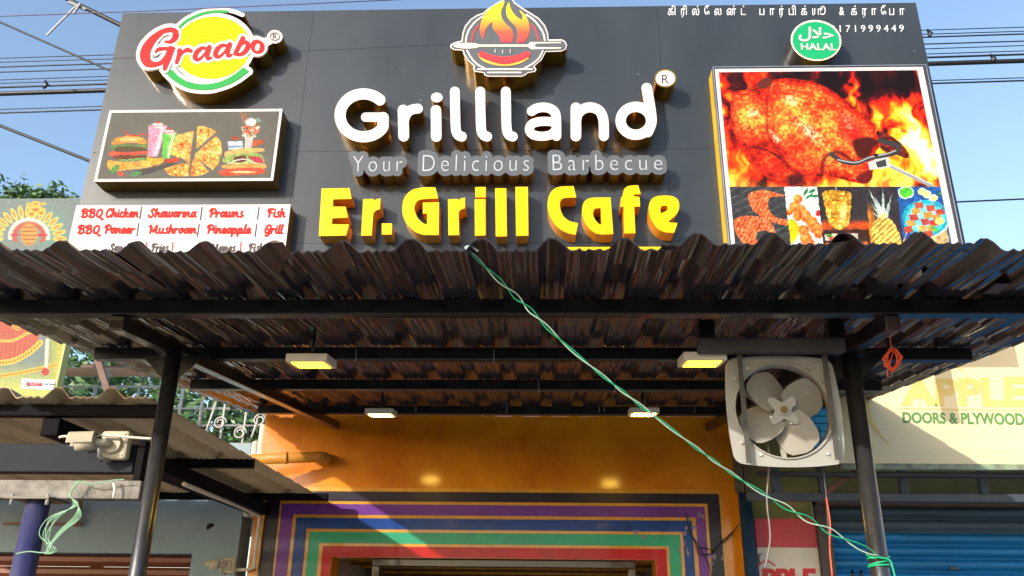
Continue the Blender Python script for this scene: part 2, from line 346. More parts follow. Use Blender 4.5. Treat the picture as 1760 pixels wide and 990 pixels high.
# ---- yellow letters
yel = thing('raised_letter_sign', P(850, 400, Db), 'chunky yellow block letters with orange sides along the bottom of the dark board', 'sign letters')
TA, TB_, TC = T(540, 310, 8.25), T(740, 310, 8.25), T(930, 310, 6.77)
YL = [TA([(105, 115), (503, 108), (530, 262), (268, 270), (264, 372), (447, 372), (478, 528), (256, 538), (250, 622), (495, 622), (450, 782), (65, 790)]),
      TA([(695, 265), (840, 262), (845, 290), (880, 268), (940, 255), (932, 410), (895, 418), (862, 438), (838, 470), (815, 782), (665, 785)]),
      TA([(958, 610), (1105, 610), (1100, 767), (960, 770)]),
      TA(cr([(1500, 105), (1400, 130), (1320, 190), (1270, 270), (1250, 380), (1255, 480), (1290, 580), (1360, 670), (1450, 740), (1560, 775)], 4)+[(1765, 775), (1770, 310), (1540, 315), (1540, 470), (1600, 470)]+cr([(1600, 622), (1560, 615), (1510, 580), (1460, 520), (1430, 450), (1420, 380), (1450, 310), (1500, 275), (1560, 265)], 4)+[(1758, 256), (1718, 98), (1560, 98)]),
      TB_([(247, 268), (383, 262), (390, 282), (430, 258), (488, 242), (490, 395), (440, 410), (410, 430), (398, 460), (405, 775), (253, 778)]),
      [TB_([(633, 95), (783, 93), (780, 240), (635, 240)]), TB_([(625, 268), (777, 265), (780, 780), (630, 785)])],
      TB_([(915, 113), (1073, 110), (1083, 792), (925, 795)]), TB_([(1203, 92), (1380, 90), (1387, 782), (1213, 787)]),
      TC([(378, 67), (410, 198)]+cr([(300, 203), (250, 212), (222, 250), (218, 300), (235, 370), (270, 430), (330, 475)], 4)+[(430, 498), (402, 632)]+cr([(320, 618), (240, 580), (160, 510), (100, 410), (75, 300), (85, 200), (120, 130), (180, 85), (250, 70)], 4)),
      [TC([(808, 197), (840, 623), (700, 630)]+cr([(640, 618), (570, 570), (510, 490), (478, 390), (482, 300), (510, 240), (560, 208), (620, 200)], 4)), ('h', TC([(693, 320), (705, 515)]+cr([(670, 505), (630, 460), (605, 400), (610, 350), (630, 325)], 3)))],
      TC([(1130, 57), (1160, 160), (1085, 163), (1080, 187), (1145, 192), (1152, 303), (1083, 308), (1097, 615), (970, 617), (960, 308), (922, 308), (930, 195), (950, 190)]+cr([(952, 150), (970, 100), (1010, 68), (1060, 58)], 4)),
      [TC(cr([(1440, 175), (1530, 185), (1590, 225), (1608, 290), (1595, 360), (1550, 420), (1490, 470)], 4)+[(1478, 484), (1520, 492), (1588, 495), (1548, 610)]+cr([(1450, 605), (1370, 570), (1300, 490), (1260, 390), (1255, 290), (1290, 215), (1350, 183)], 4)), ('h', TC(cr([(1395, 385), (1387, 340), (1400, 305), (1435, 293), (1468, 303), (1475, 330), (1450, 360)], 3)))]]
for l in YL:
    s = Sh()
    for q in (l if isinstance(l[0], list) else [l]):
        s.cut(q[1]) if q[0] == 'h' else s.poly(q)
    face_side('raised_letter', s, Db-.115, .114, M_yel, M_yelside, yel)
# ---- yellow strip sign whose top edge shows over the canopy
ys = thing('strip_sign', P(1080, 440, Db), 'low yellow strip sign just peeking above the canopy edge under the yellow letters', 'sign')
a, b = P(966, 431, Db-.06), P(1192, 424, Db-.06)
MB().box(a.x, b.x, Db-.06, Db-.001, a.z-.22, b.z).build('sign_face', M_yel, ys)
s = Sh()
for x in (1012, 1045, 1102, 1140, 1172): s.stroke(cr([(x-8, 437), (x-2, 429), (x+4, 430), (x+1, 438), (x-6, 446), (x+6, 444)]), 1.4)
flat('script_lettering', s, Db-.063, M_red, ys)
# ---- small round registered mark
rm = thing('round_mark_sign', P(1143, 150, Db), 'small white round disc sign on a gold can beside the last white letter', 'sign')
face_side('gold_can', Sh().ell(1143.5, 134.5, 19, 15.8), Db-.15, .149, M_gold, M_gold, rm)
flat('disc_face', Sh().ell(1143.7, 134.6, 16.6, 13.6), Db-.153, M_white, rm)
text_on("R", [(1137.5, 128.5), (1149, 128.5), (1149.5, 143), (1138, 143)], Db-.156, M_dark, rm, .002, offset=-.01)
# ---- flame and bowl logo
TL_ = T(770, 0, 7.614)
fl = thing('logo_sign', P(875, 130, Db), 'grey grill-bowl emblem sign with orange flame, fork, spoon and sausage at top centre', 'sign')
out = [(690, 10), (600, 60), (520, 112), (460, 168), (380, 192), (290, 252), (220, 340), (188, 430), (176, 530), (80, 555), (30, 585), (32, 625), (80, 655), (190, 662), (205, 715), (255, 790), (335, 862), (326, 900), (352, 938), (460, 953), (485, 990), (530, 1003), (960, 1003), (1010, 985), (1045, 955), (1140, 940), (1158, 905), (1130, 866), (1225, 785), (1280, 680), (1490, 672), (1540, 645), (1560, 592), (1535, 540), (1490, 514), (1318, 515), (1310, 430), (1270, 330), (1190, 235), (1090, 172), (960, 92), (875, 30), (840, -25), (800, -75), (750, -30)]
base = Sh().poly(TL_(out))
face_side('emblem_body', base, Db-.155, .154, M_white, M_gold, fl)
flat('grey_field', base, Db-.158, M_grey, fl, off=-2.3)
s = Sh()
for q, wdt in (([(465, 212), (380, 262), (290, 365), (247, 460), (233, 540)], 22), ([(1025, 190), (1125, 262), (1215, 375), (1252, 450), (1266, 525)], 22), ([(250, 660), (300, 750), (380, 838), (480, 893)], 22), ([(1240, 665), (1190, 760), (1100, 838), (1000, 890)], 22)): S(cr(q), wdt, s, TL_, 7.614)
S([(390, 905), (1100, 905)], 22, s, TL_, 7.614); S([(520, 948), (955, 948)], 20, s, TL_, 7.614)
flat('white_rings', s, Db-.161, M_white, fl)
for q in ([(400, 335), (340, 420), (310, 540)], [(1085, 315), (1150, 400), (1185, 525)]): flat('red_arc', S(cr(q), 16, Sh(), TL_, 7.614), Db-.161, M_pink, fl)
s = Sh().ell(770+250/7.614, 597/7.614, 178/7.614, 36/7.614); S([(410, 597), (1050, 597)], 26, s, TL_, 7.614)
s.poly(TL_([(1030, 597), (1080, 550), (1480, 549), (1480, 562), (1155, 568), (1126, 594), (1155, 617), (1480, 620), (1480, 633), (1090, 645)]))
flat('spoon_and_fork', s, Db-.161, M_cream, fl)
def gradmat(name, z0, z1, stops):
    m = bpy.data.materials.new(name); m.use_nodes = True; n = m.node_tree; p = n.nodes['Principled BSDF']; Lk = n.links.new
    tc = n.nodes.new('ShaderNodeTexCoord'); sx = n.nodes.new('ShaderNodeSeparateXYZ'); mr = n.nodes.new('ShaderNodeMapRange'); mr.inputs[1].default_value = z0; mr.inputs[2].default_value = z1
    rp = n.nodes.new('ShaderNodeValToRGB'); Lk(tc.outputs['Object'], sx.inputs[0]); Lk(sx.outputs[2], mr.inputs[0]); Lk(mr.outputs[0], rp.inputs[0]); Lk(rp.outputs[0], p.inputs['Base Color'])
    e = rp.color_ramp.elements; e[0].position, e[0].color = stops[0][0], col(stops[0][1]); e[1].position, e[1].color = stops[-1][0], col(stops[-1][1])
    for q, c in stops[1:-1]: k = e.new(q); k.color = col(c)
    p.inputs['Roughness'].default_value = .35; return m
Mfl = gradmat('flame_print', P(875, 73, Db-.16).z, P(875, 3, Db-.16).z, [(0, (236, 60, 66)), (.25, (240, 80, 50)), (.5, (244, 150, 40)), (.8, (248, 210, 10)), (1, (226, 205, 0))])
s = Sh().poly(TL_(cr([(745, 15), (640, 50), (540, 120), (460, 225), (425, 320), (418, 400), (440, 470), (465, 505)], 4)+cr([(468, 500), (480, 420), (515, 345), (575, 290)], 4)+cr([(582, 300), (590, 370), (650, 440), (688, 510), (690, 552)], 4)+cr([(830, 552), (855, 480), (830, 380), (740, 290), (695, 200), (702, 120)], 4)))
s.poly(TL_(cr([(795, 30), (765, 90), (768, 200), (820, 280), (890, 350), (915, 450), (895, 555)], 4)+cr([(990, 555), (1050, 470), (1068, 370), (1040, 250), (980, 165), (930, 130)], 4)+cr([(935, 140), (975, 200), (970, 262)], 4)+cr([(968, 260), (890, 210), (830, 130), (800, 40)], 4)))
flat('flame', s, Db-.161, Mfl, fl)
flat('sausage_crescent', Sh().poly(TL_(cr([(395, 700), (430, 770), (500, 815), (620, 850), (740, 862), (860, 850), (970, 815), (1050, 760), (1078, 700), (980, 720), (740, 780), (500, 720)], 5, True))), Db-.161, mat('mustard_print', (244, 176, 60), .4), fl)  # yellow crescent of the print, showing behind the sausage
s = Sh(); S(cr([(440, 708), (540, 752), (660, 782), (740, 788), (820, 782), (940, 752), (1035, 708)]), [78, 82, 92, 96, 92, 82, 78], s, TL_, 7.614)
flat('sausage', s, Db-.164, M_pink, fl)
s = Sh()
for x, y in ((617, 665), (716, 675), (815, 670)): S([(x, y-22), (x, y+24)], 9, s, TL_, 7.614)
flat('score_marks', s, Db-.164, M_white, fl)
# ---- oval script logo, upper left
TG = T(220, 0, 5.5)
gr = thing('logo_sign', P(360, 140, Db), 'white-edged oval sign with red script lettering on yellow and green arcs, upper left', 'sign')
let = Sh(); G_ = lambda q, wdt, k=6: S(cr(q, k), (np.interp(np.linspace(0, 1, (len(q)-1)*k+1), np.linspace(0, 1, len(wdt)), wdt).tolist() if hasattr(wdt, '__len__') else wdt), let, TG, 5.5)
G_([(352, 393), (405, 392), (445, 350), (445, 300), (400, 280), (320, 300), (235, 370), (175, 455), (160, 530), (185, 590), (250, 608), (320, 585), (375, 520), (405, 465)], [20, 34, 56, 56, 44, 44, 70, 90, 98, 84, 46, 40, 46, 60])
G_([(262, 490), (300, 462), (435, 455)], [22, 36, 24]); G_([(405, 465), (370, 560), (345, 650)], [66, 66, 34])
G_([(488, 478), (478, 530), (458, 588)], [46, 40, 34]); G_([(475, 545), (520, 490), (560, 470), (592, 480)], [16, 26, 42, 34])
for dx, dy in ((0, 0), (193, -26)):
    G_([(742+dx, 462+dy), (700+dx, 452+dy), (650+dx, 490+dy), (632+dx, 545+dy), (665+dx, 562+dy), (715+dx, 520+dy), (752+dx, 465+dy)], [30, 30, 44, 44, 28, 20, 24])
    G_([(768+dx, 445+dy), (748+dx, 520+dy), (755+dx, 553+dy), (790+dx, 540+dy)], [44, 40, 34, 14])
G_([(1085, 362), (1050, 430), (1012, 505)], [44, 40, 38]); G_([(1045, 445), (1095, 398), (1130, 415), (1122, 465), (1070, 512), (1012, 510)], [20, 32, 46, 46, 34, 30])
G_(arc(1222, 442, 46, 52, 70, 430, 12), [26, 44, 46, 26, 26, 46, 44, 26], 2)
whole = Sh(); whole.items = [(k, q, [v+13 for v in wd] if hasattr(wd, '__len__') else wd+13) for k, q, wd in let.items]
whole.ell(220+800/5.5, 452/5.5, 402/5.5, 330/5.5, -6)
S(cr([(470, 240), (560, 170), (700, 112), (850, 92), (980, 104), (1082, 140)]), [40, 44, 46, 46, 50, 56][0], whole, TG, 5.5)
grn = [(355, 690), (415, 655)]+cr([(470, 715), (560, 768), (700, 796), (850, 778), (980, 718), (1090, 635)], 4)+[(1145, 675)]+cr([(1060, 740), (950, 800), (800, 845), (680, 850), (560, 830), (460, 780), (400, 735)], 4)
for i in range(len(grn)): S([grn[i], grn[(i+1) % len(grn)]], 72, whole, TG, 5.5)
whole.poly(TG(grn)).ell(220+1388/5.5, 347/5.5, 73/5.5, 64/5.5); S([(1235, 440), (1370, 360)], 80, whole, TG, 5.5)
face_side('emblem_body', whole, Db-.128, .127, M_white, M_gold, gr)
flat('yellow_oval', Sh().ell(220+795/5.5, 450/5.5, 362/5.5, 292/5.5, -6), Db-.131, M_lemon, gr)
flat('green_arc', Sh().poly(TG(grn)), Db-.131, M_green, gr); flat('green_arc', S(cr([(482, 258), (560, 192), (690, 132), (820, 108), (940, 110)]), 24, Sh(), TG, 5.5), Db-.131, M_green, gr)
flat('lettering_outline', let, Db-.134, M_white, gr, off=4.6)
flat('script_lettering', let, Db-.137, M_red, gr)
s = Sh(); S(arc(1388, 346, 44, 36, 0, 360, 30), 6, s, TG, 5.5); flat('registered_ring', s, Db-.131, M_dark, gr, res=.25)
text_on("R", [(469, 58.5), (476.5, 58), (476, 67), (468.5, 67.5)], Db-.131, M_dark, gr, .002)
# ---- halal disc
ha = thing('round_sign', P(1402, 90, Db), 'green round sign with white Arabic and Latin lettering on a dark can, upper right', 'sign')
face_side('can_body', Sh().ell(1402.5, 69.5, 43.5, 35, 6), Db-.14, .139, M_cream, M_blackbody, ha)
flat('green_disc', Sh().ell(1402.7, 69.5, 40.5, 32, 6), Db-.143, M_halal, ha)
text_on("ﻝﻼﺣ", [(1374, 45), (1433.5, 48), (1433, 72), (1372.5, 71)], Db-.146, M_white, ha, .002, offset=.02)
text_on("HALAL", [(1376.5, 74.2), (1436.5, 74.5), (1438, 86.5), (1377, 85.5)], Db-.146, M_white, ha, .002, offset=.02)
# ---- menu sign in script
GL = {'a': (1.0, [[(.8, .85), (.45, .97), (.15, .5), (.32, .06), (.62, .25), (.82, .8)], [(.85, .95), (.76, .25), (1.02, .08)]]),
 'n': (1.02, [[(.12, .95), (.14, .02)], [(.16, .45), (.5, .93), (.72, .75), (.68, .2), (1.0, .08)]]),
 'r': (.78, [[(.12, .95), (.14, .02)], [(.15, .5), (.45, .9), (.72, .8)]]),
 'e': (.85, [[(.2, .42), (.65, .6), (.6, .92), (.35, .93), (.14, .45), (.4, .04), (.85, .22)]]),
 'i': (.5, [[(.2, .95), (.18, .2), (.5, .06)], [(.26, 1.32), (.27, 1.33)]]),
 'l': (.5, [[(.25, 1.6), (.18, .2), (.5, .06)]]),
 'c': (.82, [[(.68, .78), (.4, .95), (.14, .45), (.38, .04), (.8, .2)]]),
 'k': (.98, [[(.2, 1.6), (.15, .02)], [(.17, .45), (.6, .92), (.62, .6), (.3, .5), (.6, .1), (.95, .08)]]),
 'h': (1.02, [[(.2, 1.6), (.14, .02)], [(.16, .45), (.5, .93), (.72, .75), (.68, .2), (1.0, .08)]]),
 's': (.8, [[(.55, 1.05), (.35, .72), (.62, .35), (.45, .04), (.12, .12)], [(.5, .1), (.8, .3)]]),
 'm': (1.5, [[(.12, .95), (.14, .02)], [(.16, .45), (.42, .93), (.6, .75), (.58, .02)], [(.6, .45), (.92, .93), (1.12, .75), (1.1, .2), (1.45, .08)]]),
 'w': (1.3, [[(.12, .95), (.14, .25), (.35, .05), (.6, .3), (.62, .95)], [(.62, .3), (.85, .05), (1.15, .4), (1.1, .9), (1.3, .85)]]),
 'o': (.95, [[(.5, .95), (.16, .5), (.4, .05), (.76, .45), (.5, .95), (.85, .85)]]),
 'u': (1.05, [[(.14, .95), (.14, .25), (.4, .05), (.74, .4), (.76, .95)], [(.76, .5), (.78, .15), (1.05, .08)]]),
 'p': (1.05, [[(.18, .95), (.1, -.5)], [(.16, .4), (.5, .95), (.78, .6), (.55, .06), (.2, .15)], [(.6, .05), (1.05, .15)]]),
 'd': (1.0, [[(.75, .8), (.45, .95), (.15, .5), (.32, .06), (.62, .25), (.82, .9)], [(.95, 1.6), (.78, .25), (1.02, .08)]]),
 'B': (1.35, [[(.45, 1.5), (.35, .05)], [(.05, 1.1), (.2, 1.45), (.75, 1.55), (1.0, 1.25), (.85, .9), (.5, .82)], [(.6, .84), (1.08, .65), (1.0, .15), (.5, .0), (.2, .15)]]),
 'Q': (1.5, [[(.75, 1.5), (.3, 1.2), (.2, .6), (.45, .05), (.9, .2), (1.1, .9), (.95, 1.4), (.75, 1.5)], [(.75, .2), (1.05, -.1), (1.3, -.4), (1.5, -.25)]]),
 'C': (1.15, [[(1.0, 1.15), (.95, 1.5), (.6, 1.5), (.2, .9), (.3, .1), (.75, .05), (1.05, .4)]]),
 'S': (1.15, [[(1.0, 1.2), (.8, 1.52), (.45, 1.35), (.55, .9), (.85, .5), (.6, .03), (.2, .05), (.08, .4)]]),
 'P': (1.2, [[(.45, 1.5), (.35, .05)], [(.05, 1.05), (.2, 1.45), (.75, 1.55), (1.08, 1.2), (.95, .75), (.55, .65)]]),
 'F': (1.15, [[(.5, 1.4), (.38, .05)], [(.05, 1.05), (.15, 1.45), (.6, 1.5), (1.15, 1.48)], [(.3, .8), (.85, .82)]]),
 'M': (1.85, [[(.05, 1.2), (.3, 1.45), (.38, .05)], [(.35, 1.4), (.85, .3), (1.35, 1.5), (1.4, .2), (1.75, .08)]]),
 'G': (1.25, [[(1.05, 1.15), (.95, 1.5), (.55, 1.5), (.18, .85), (.35, .1), (.8, .15), (1.02, .7)], [(.6, .72), (1.08, .75), (.95, -.2), (.6, -.5), (.35, -.3)]])}
def script(word, x0, x1, yb, xh, sh, wd=.33, shear=.22):
    adv = sum(GL[c][0] for c in word); k = (x1-x0)/adv; p = 0
    for c in word:
        a, st = GL[c]
        for q in st: sh.stroke([(x0+(p+x)*k+y*xh*shear, yb-y*xh) for x, y in cr(q, 4)], wd*(k+xh)/2)
        p += a
    return sh
mn = thing('menu_sign', P(310, 380, Db), 'white menu light box with red script dish names at the lower left of the board', 'sign')
Dm = Db-.10; a, b = P(132, 353, Dm), P(499, 351, Dm)
MB().box(a.x, b.x, Dm+.004, Db-.001, a.z-.55, a.z-.004).build('box_body', M_brass, mn)
MB().box(a.x-.002, b.x+.002, Dm, Dm+.0038, a.z-.552, a.z).build('sign_face', M_white, mn)
s = Sh()
for t_, x0, x1, yb in (("BBQ", 138, 177, 373.5), ("Chicken", 180, 237, 373), ("Shawarma", 254, 336, 373), ("Prawns", 358, 417, 373), ("Fish", 458, 489, 373), ("BBQ", 132, 172, 401.5), ("Paneer", 178, 230, 401), ("Mushroom", 254, 337, 401), ("Pineapple", 354, 430, 401), ("Grill", 453, 485, 401)): flat('dish_lettering', script(t_, x0, x1, yb, 9.3, Sh()), Dm-.003, M_coral, mn, res=.35)
s = Sh()
for x, y in ((242, 355), (346, 356), (444, 356), (237, 384), (341, 385), (440, 385)): flat('menu_divider', Sh().stroke([(x+1, y), (x-2, y+21)], 1.7), Dm-.003, M_mgrey, mn, res=.4)
for t_, x0, x1 in (("Sandwich", 186, 246), ("Fries", 259, 288), ("Momos", 362, 403), ("Fish", 426, 452)): flat('grey_lettering', script(t_, x0, x1, 432, 8.5, Sh()), Dm-.003, M_mgrey, mn, res=.4)
s = Sh()
for x in (252, 297, 355, 414): flat('red_divider', Sh().stroke([(x, 416), (x-1, 430)], 1.6), Dm-.003, M_coral, mn)
# ================================================================ PRINTED LIGHT BOXES (painted procedurally)
FL = [(0, (20, 6, 10)), (.3, (60, 10, 12)), (.42, (190, 20, 14)), (.55, (242, 60, 14)), (.68, (250, 140, 22)), (.8, (252, 214, 50)), (.92, (255, 246, 150)), (1, (255, 252, 228))]
def soft(u, v, cx, cy, rx, ry, e=.25, rot=0):
    c, s = math.cos(R(rot)), math.sin(R(rot)); a = (u-cx)*c+(v-cy)*s; b = -(u-cx)*s+(v-cy)*c
    return np.clip((1-np.hypot(a/rx, b/ry))/e, 0, 1)
def _box(u, v, pts, m, fn):                                  # evaluate a mask only near its outline
    xs_ = [p[0] for p in pts]; ys_ = [p[1] for p in pts]; sel = (u > min(xs_)-m) & (u < max(xs_)+m) & (v > min(ys_)-m) & (v < max(ys_)+m)
    out = np.zeros(u.shape); out[sel] = fn(u[sel], v[sel]); return out
def pmk(u, v, pts, e=2.0): return _box(u, v, pts, e+2, lambda a, b: sm(psdf(a, b, pts), e))
def pm(u, v, pts, e=3.0): return pmk(u, v, cr(pts, 4, True), e)
def line(u, v, pts, w, e=2.0):
    def f(a, b):
        d = np.full(a.shape, 1e9)
        for i in range(len(pts)-1): d = np.minimum(d, _segd(a, b, pts[i], pts[i+1]))
        return sm(d-w/2, e)
    return _box(u, v, pts, w/2+e+2, f)
def paint_chicken(px, py):
    u, v = (px-1220)*2.911, (py-100)*2.911
    u0, v0 = u, v; ww = (v > 655)*7.0; u = u+(fbm(u0/14+3, v0/14, 3)-.5)*(3+ww); v = v+(fbm(u0/14, v0/14+9, 3)-.5)*(3+ww)*(v0 > 655)
    wx = fbm(u/90, v/90, 3)-.5; n = fbm((u+wx*120)/70, (v+wx*60)/130+3, 5)
    dens = np.clip((v-330)/300, 0, 1)*.3+soft(u, v, 1000, 440, 300, 330, 1)*.6+soft(u, v, 60, 330, 200, 420, 1)*.42+soft(u, v, 330, 60, 110, 90, 1)*.3-.25*soft(u, v, 540, 120, 300, 150, 1)
    img = ramp(np.clip(.12+dens+(n-.42)*1.5, 0, 1), FL)
    img = lay(img, pm(u, v, [(100, 600), (300, 640), (700, 620), (950, 560), (1160, 640), (1160, 700), (90, 700)], 60)*np.clip(n*2-.3, 0, 1), (255, 225, 90))
    body = [(130, 170), (230, 150), (300, 112), (400, 100), (520, 122), (610, 160), (700, 230), (780, 290), (830, 370), (855, 430), (825, 480), (812, 590), (770, 628), (640, 600), (560, 580), (470, 592), (400, 560), (330, 480), (180, 440), (130, 400), (105, 300), (108, 220)]
    leg = [(182, 458), (240, 445), (330, 490), (400, 545), (468, 585), (465, 628), (400, 642), (330, 622), (240, 562), (185, 505)]
    wing = [(835, 365), (900, 385), (960, 430), (995, 480), (985, 502), (940, 485), (880, 470), (840, 430)]
    m = pm(u, v, wing); img = img*(1-m[..., None])+(ramp(np.clip(fbm(u/14, v/10, 4)*1.3-.2, 0, 1), [(0, (50, 14, 14)), (.5, (104, 30, 22)), (1, (190, 80, 50))]))*m[..., None]
    a = fbm(u/38+wx, v/30, 5); b = fbm(u/10+9, v/10, 4); c = fbm(u/60+4, v/60+8, 3)
    dd = _box(u, v, body, 60, lambda p_, q_: psdf(p_, q_, cr(body, 4, True)))
    lob = soft(u, v, 460, 300, 260, 200, 1, 35)*.16+soft(u, v, 210, 290, 110, 140, 1)*.16+soft(u, v, 640, 420, 160, 150, 1)*.06
    t = np.clip(.30+a*.30+(b-.5)*.55+(c-.5)*.45+lob*1.25-.34*np.exp(np.minimum(dd, 0)/22.0)*(dd < 0), 0, 1)
    CH = [(0, (110, 14, 8)), (.2, (176, 26, 12)), (.36, (222, 44, 20)), (.5, (232, 84, 34)), (.62, (242, 132, 52)), (.74, (246, 182, 62)), (.88, (250, 214, 120)), (1, (255, 238, 215))]
    ch = ramp(t, CH); m = pm(u, v, body); img = lay(img, np.clip(pm(u, v, body, 50)-m, 0, 1)*(v < 420)*.92, (40, 6, 12)); img = img*(1-m[..., None])+ch*m[..., None]
    for q in ((500, 370, 130, 40, 40), (700, 330, 90, 30, 60), (410, 210, 60, 34, 10), (220, 275, 40, 36, 0), (330, 400, 70, 22, 50)): img = lay(img, soft(u, v, q[0], q[1], q[2], q[3], .9, q[4])*np.clip(b*2.4-.75, 0, 1)*m, (255, 232, 205))
    img = lay(img, soft(u, v, 720, 380, 130, 75, .8, 50)*m*np.clip(a*2-.4, 0, 1), (190, 24, 22))
    img = lay(img, np.clip(vn(u/4.5, v/4.5)*5-4.25, 0, 1)*m, (44, 34, 20))
    img = lay(img, pm(u, v, [(715, 415), (760, 400), (800, 395), (850, 420), (815, 450), (795, 492), (750, 500), (728, 470)], 14)*(.75+.25*b), (54, 14, 14))
    img = lay(img, line(u, v, cr([(300, 130), (285, 240), (292, 380), (345, 470), (400, 550)], 5), 7, 16)*.9, (120, 20, 14))
    img = lay(img, line(u, v, cr([(560, 580), (575, 500), (640, 470), (720, 520)], 5), 16, 16)*.8, (70, 14, 14))
    img = lay(img, pm(u, v, leg, 26)*(1-pm(u, v, leg, 3))*.8, (90, 10, 10)); m = pm(u, v, leg); img = img*(1-m[..., None])+ramp(np.clip(t-.16, 0, 1), CH)*m[..., None]
    img = lay(img, pm(u, v, [(390, 590), (440, 580), (470, 598), (455, 630), (395, 640)], 20)*.8, (48, 16, 20))
    img = lay(img, pm(u, v, [(735, 590), (800, 560), (812, 600), (780, 628), (745, 620)], 12)*.8, (80, 14, 20))
    img = lay(img, pm(u, v, [(238, 135), (265, 103), (305, 100), (300, 140), (260, 152)], 8), (96, 40, 34))
    img = lay(img, line(u, v, [(870, 525), (1110, 640)], 15), (150, 152, 158)); img = lay(img, line(u, v, [(874, 518), (1110, 630)], 4), (226, 226, 230))
    img = lay(img, pmk(u, v, [(790, 520), (895, 485), (905, 545), (800, 560)]), (196, 196, 196)); img = lay(img, pmk(u, v, [(830, 520), (880, 505), (885, 540), (840, 548)]), (60, 62, 68))
    img = lay(img, line(u, v, cr([(610, 480), (660, 515), (730, 525), (800, 500), (880, 485), (935, 470), (945, 440), (900, 425), (850, 410)], 5), 22), (56, 56, 60))
    img = lay(img, line(u, v, cr([(640, 508), (730, 522), (800, 496), (880, 480), (930, 462)], 5), 6), (176, 176, 180))
    img = lay(img, soft(u, v, 832, 485, 12, 9), (20, 20, 24))
    # lower strip of five pictures
    S5 = v > 643; k = np.clip((v-650)/310, 0, 1.2); x1, x2, x3, x4 = 372+38*k, 537+35*k, 780+30*k, 936+36*k
    p1 = S5 & (u < x1); p2 = S5 & (u >= x1) & (u < x2); p3 = S5 & (u >= x2) & (u < x3); p4 = S5 & (u >= x3) & (u < x4); p5 = S5 & (u >= x4)
    f = lambda m_: m_.astype(float)
    img = lay(img, f(p1), (54, 56, 60)); img = lay(img, f(p1)*np.clip(np.sin((u*.5+v)*.16)*3-2.2, 0, 1)*.5, (120, 122, 124))
    sal = ramp(np.clip(.42+(b-.5)*.8+np.clip(np.sin((u+v*.5)*.3), -.3, 1)*.16, 0, 1), [(0, (96, 34, 18)), (.35, (206, 84, 40)), (.6, (238, 132, 84)), (1, (250, 190, 150))])
    for q in ([(190, 690), (225, 665), (280, 662), (330, 690), (300, 700), (290, 740), (310, 780), (350, 800), (388, 812), (388, 835), (340, 830), (270, 800), (215, 760)], [(375, 690), (320, 690), (262, 662), (300, 664), (350, 680)],
              [(120, 820), (160, 790), (220, 790), (280, 800), (320, 845), (333, 895), (320, 930), (300, 930), (308, 895), (285, 862), (245, 868), (232, 900), (260, 950), (250, 962), (180, 935), (140, 890)]):
        m = pm(u, v, q, 4)*f(p1); img = img*(1-m[..., None])+sal*m[..., None]
    img = lay(img, f(p2), (226, 224, 216)); img = lay(img, pm(u, v, [(395, 810), (440, 830), (445, 880), (400, 930)], 4)*f(p2), (240, 196, 20))
    img = lay(img, f(p2)*pmk(u, v, [(405, 935), (572, 925), (572, 970), (405, 970)]), (140, 140, 140))
    for x, y, r in ((440, 705, 26), (425, 745, 32), (455, 760, 30), (480, 790, 34), (440, 790, 26), (510, 820, 32), (530, 850, 34), (470, 860, 30), (480, 900, 34), (500, 925, 28), (545, 880, 24), (400, 770, 18)):
        m = soft(u, v, x, y, r, r, .25)*f(p2); cc = ramp(np.clip(.3+(b-.5)+soft(u, v, x-6, y-8, r, r, 1)*.5, 0, 1), [(0, (170, 50, 20)), (.5, (236, 112, 42)), (1, (252, 176, 92))]); img = img*(1-m[..., None])+cc*m[..., None]
    for x, y in ((480, 670), (510, 665), (528, 690), (500, 690)): img = lay(img, soft(u, v, x, y, 26, 9, .4, x)*f(p2), (30, 110, 70))
    img = lay(img, soft(u, v, 542, 775, 14, 20, .3)*f(p2), (200, 30, 40))
    img = lay(img, f(p3), (48, 44, 48)); m = f(p3)*np.clip(1.2-np.abs(v-838)/30, 0, 1)*np.clip(n*2, 0, 1); img = lay(img, m, (220, 80, 30))
    m = pm(u, v, [(566, 672), (630, 662), (705, 672), (706, 720), (700, 800), (690, 840), (640, 856), (596, 820), (576, 740)], 4)*f(p3)
    cc = ramp(np.clip(.35+(b-.5)*1.2+(c-.4)*.7+np.sin(v*.28)*.06, 0, 1), [(0, (120, 70, 16)), (.4, (214, 148, 40)), (.7, (240, 196, 84)), (1, (252, 236, 170))]); img = img*(1-m[..., None])+cc*m[..., None]
    img = lay(img, soft(u, v, 668, 775, 22, 60, .5, 8)*f(p3)*.7, (250, 230, 160)); img = lay(img, line(u, v, [(630, 645), (631, 665)], 4)*f(p3), (190, 190, 190))
    img = lay(img, pmk(u, v, [(570, 862), (800, 858), (805, 970), (575, 970)])*f(p3), (60, 34, 24)); img = lay(img, pmk(u, v, [(576, 880), (740, 875), (745, 908), (580, 912)])*f(p3), (214, 208, 196))
    for x, y, q in ((600, 888, (70, 130, 50)), (632, 892, (214, 170, 110)), (612, 902, (190, 60, 40)), (668, 885, (80, 150, 60)), (700, 893, (224, 180, 120)), (690, 880, (200, 70, 50))): img = lay(img, soft(u, v, x, y, 20, 12, .5)*f(p3), q)
    img = lay(img, pmk(u, v, [(580, 925), (790, 918), (795, 945), (584, 952)])*f(p3)*np.clip(b*1.6, 0, 1), (214, 110, 50))
    img = lay(img, f(p4), (50, 46, 52)); img = lay(img, f(p4)*np.clip(1-(u-x3)/45, 0, 1)*np.clip((v-720)/60, 0, 1)*np.clip(n*2+.2, 0, 1), (240, 130, 30))
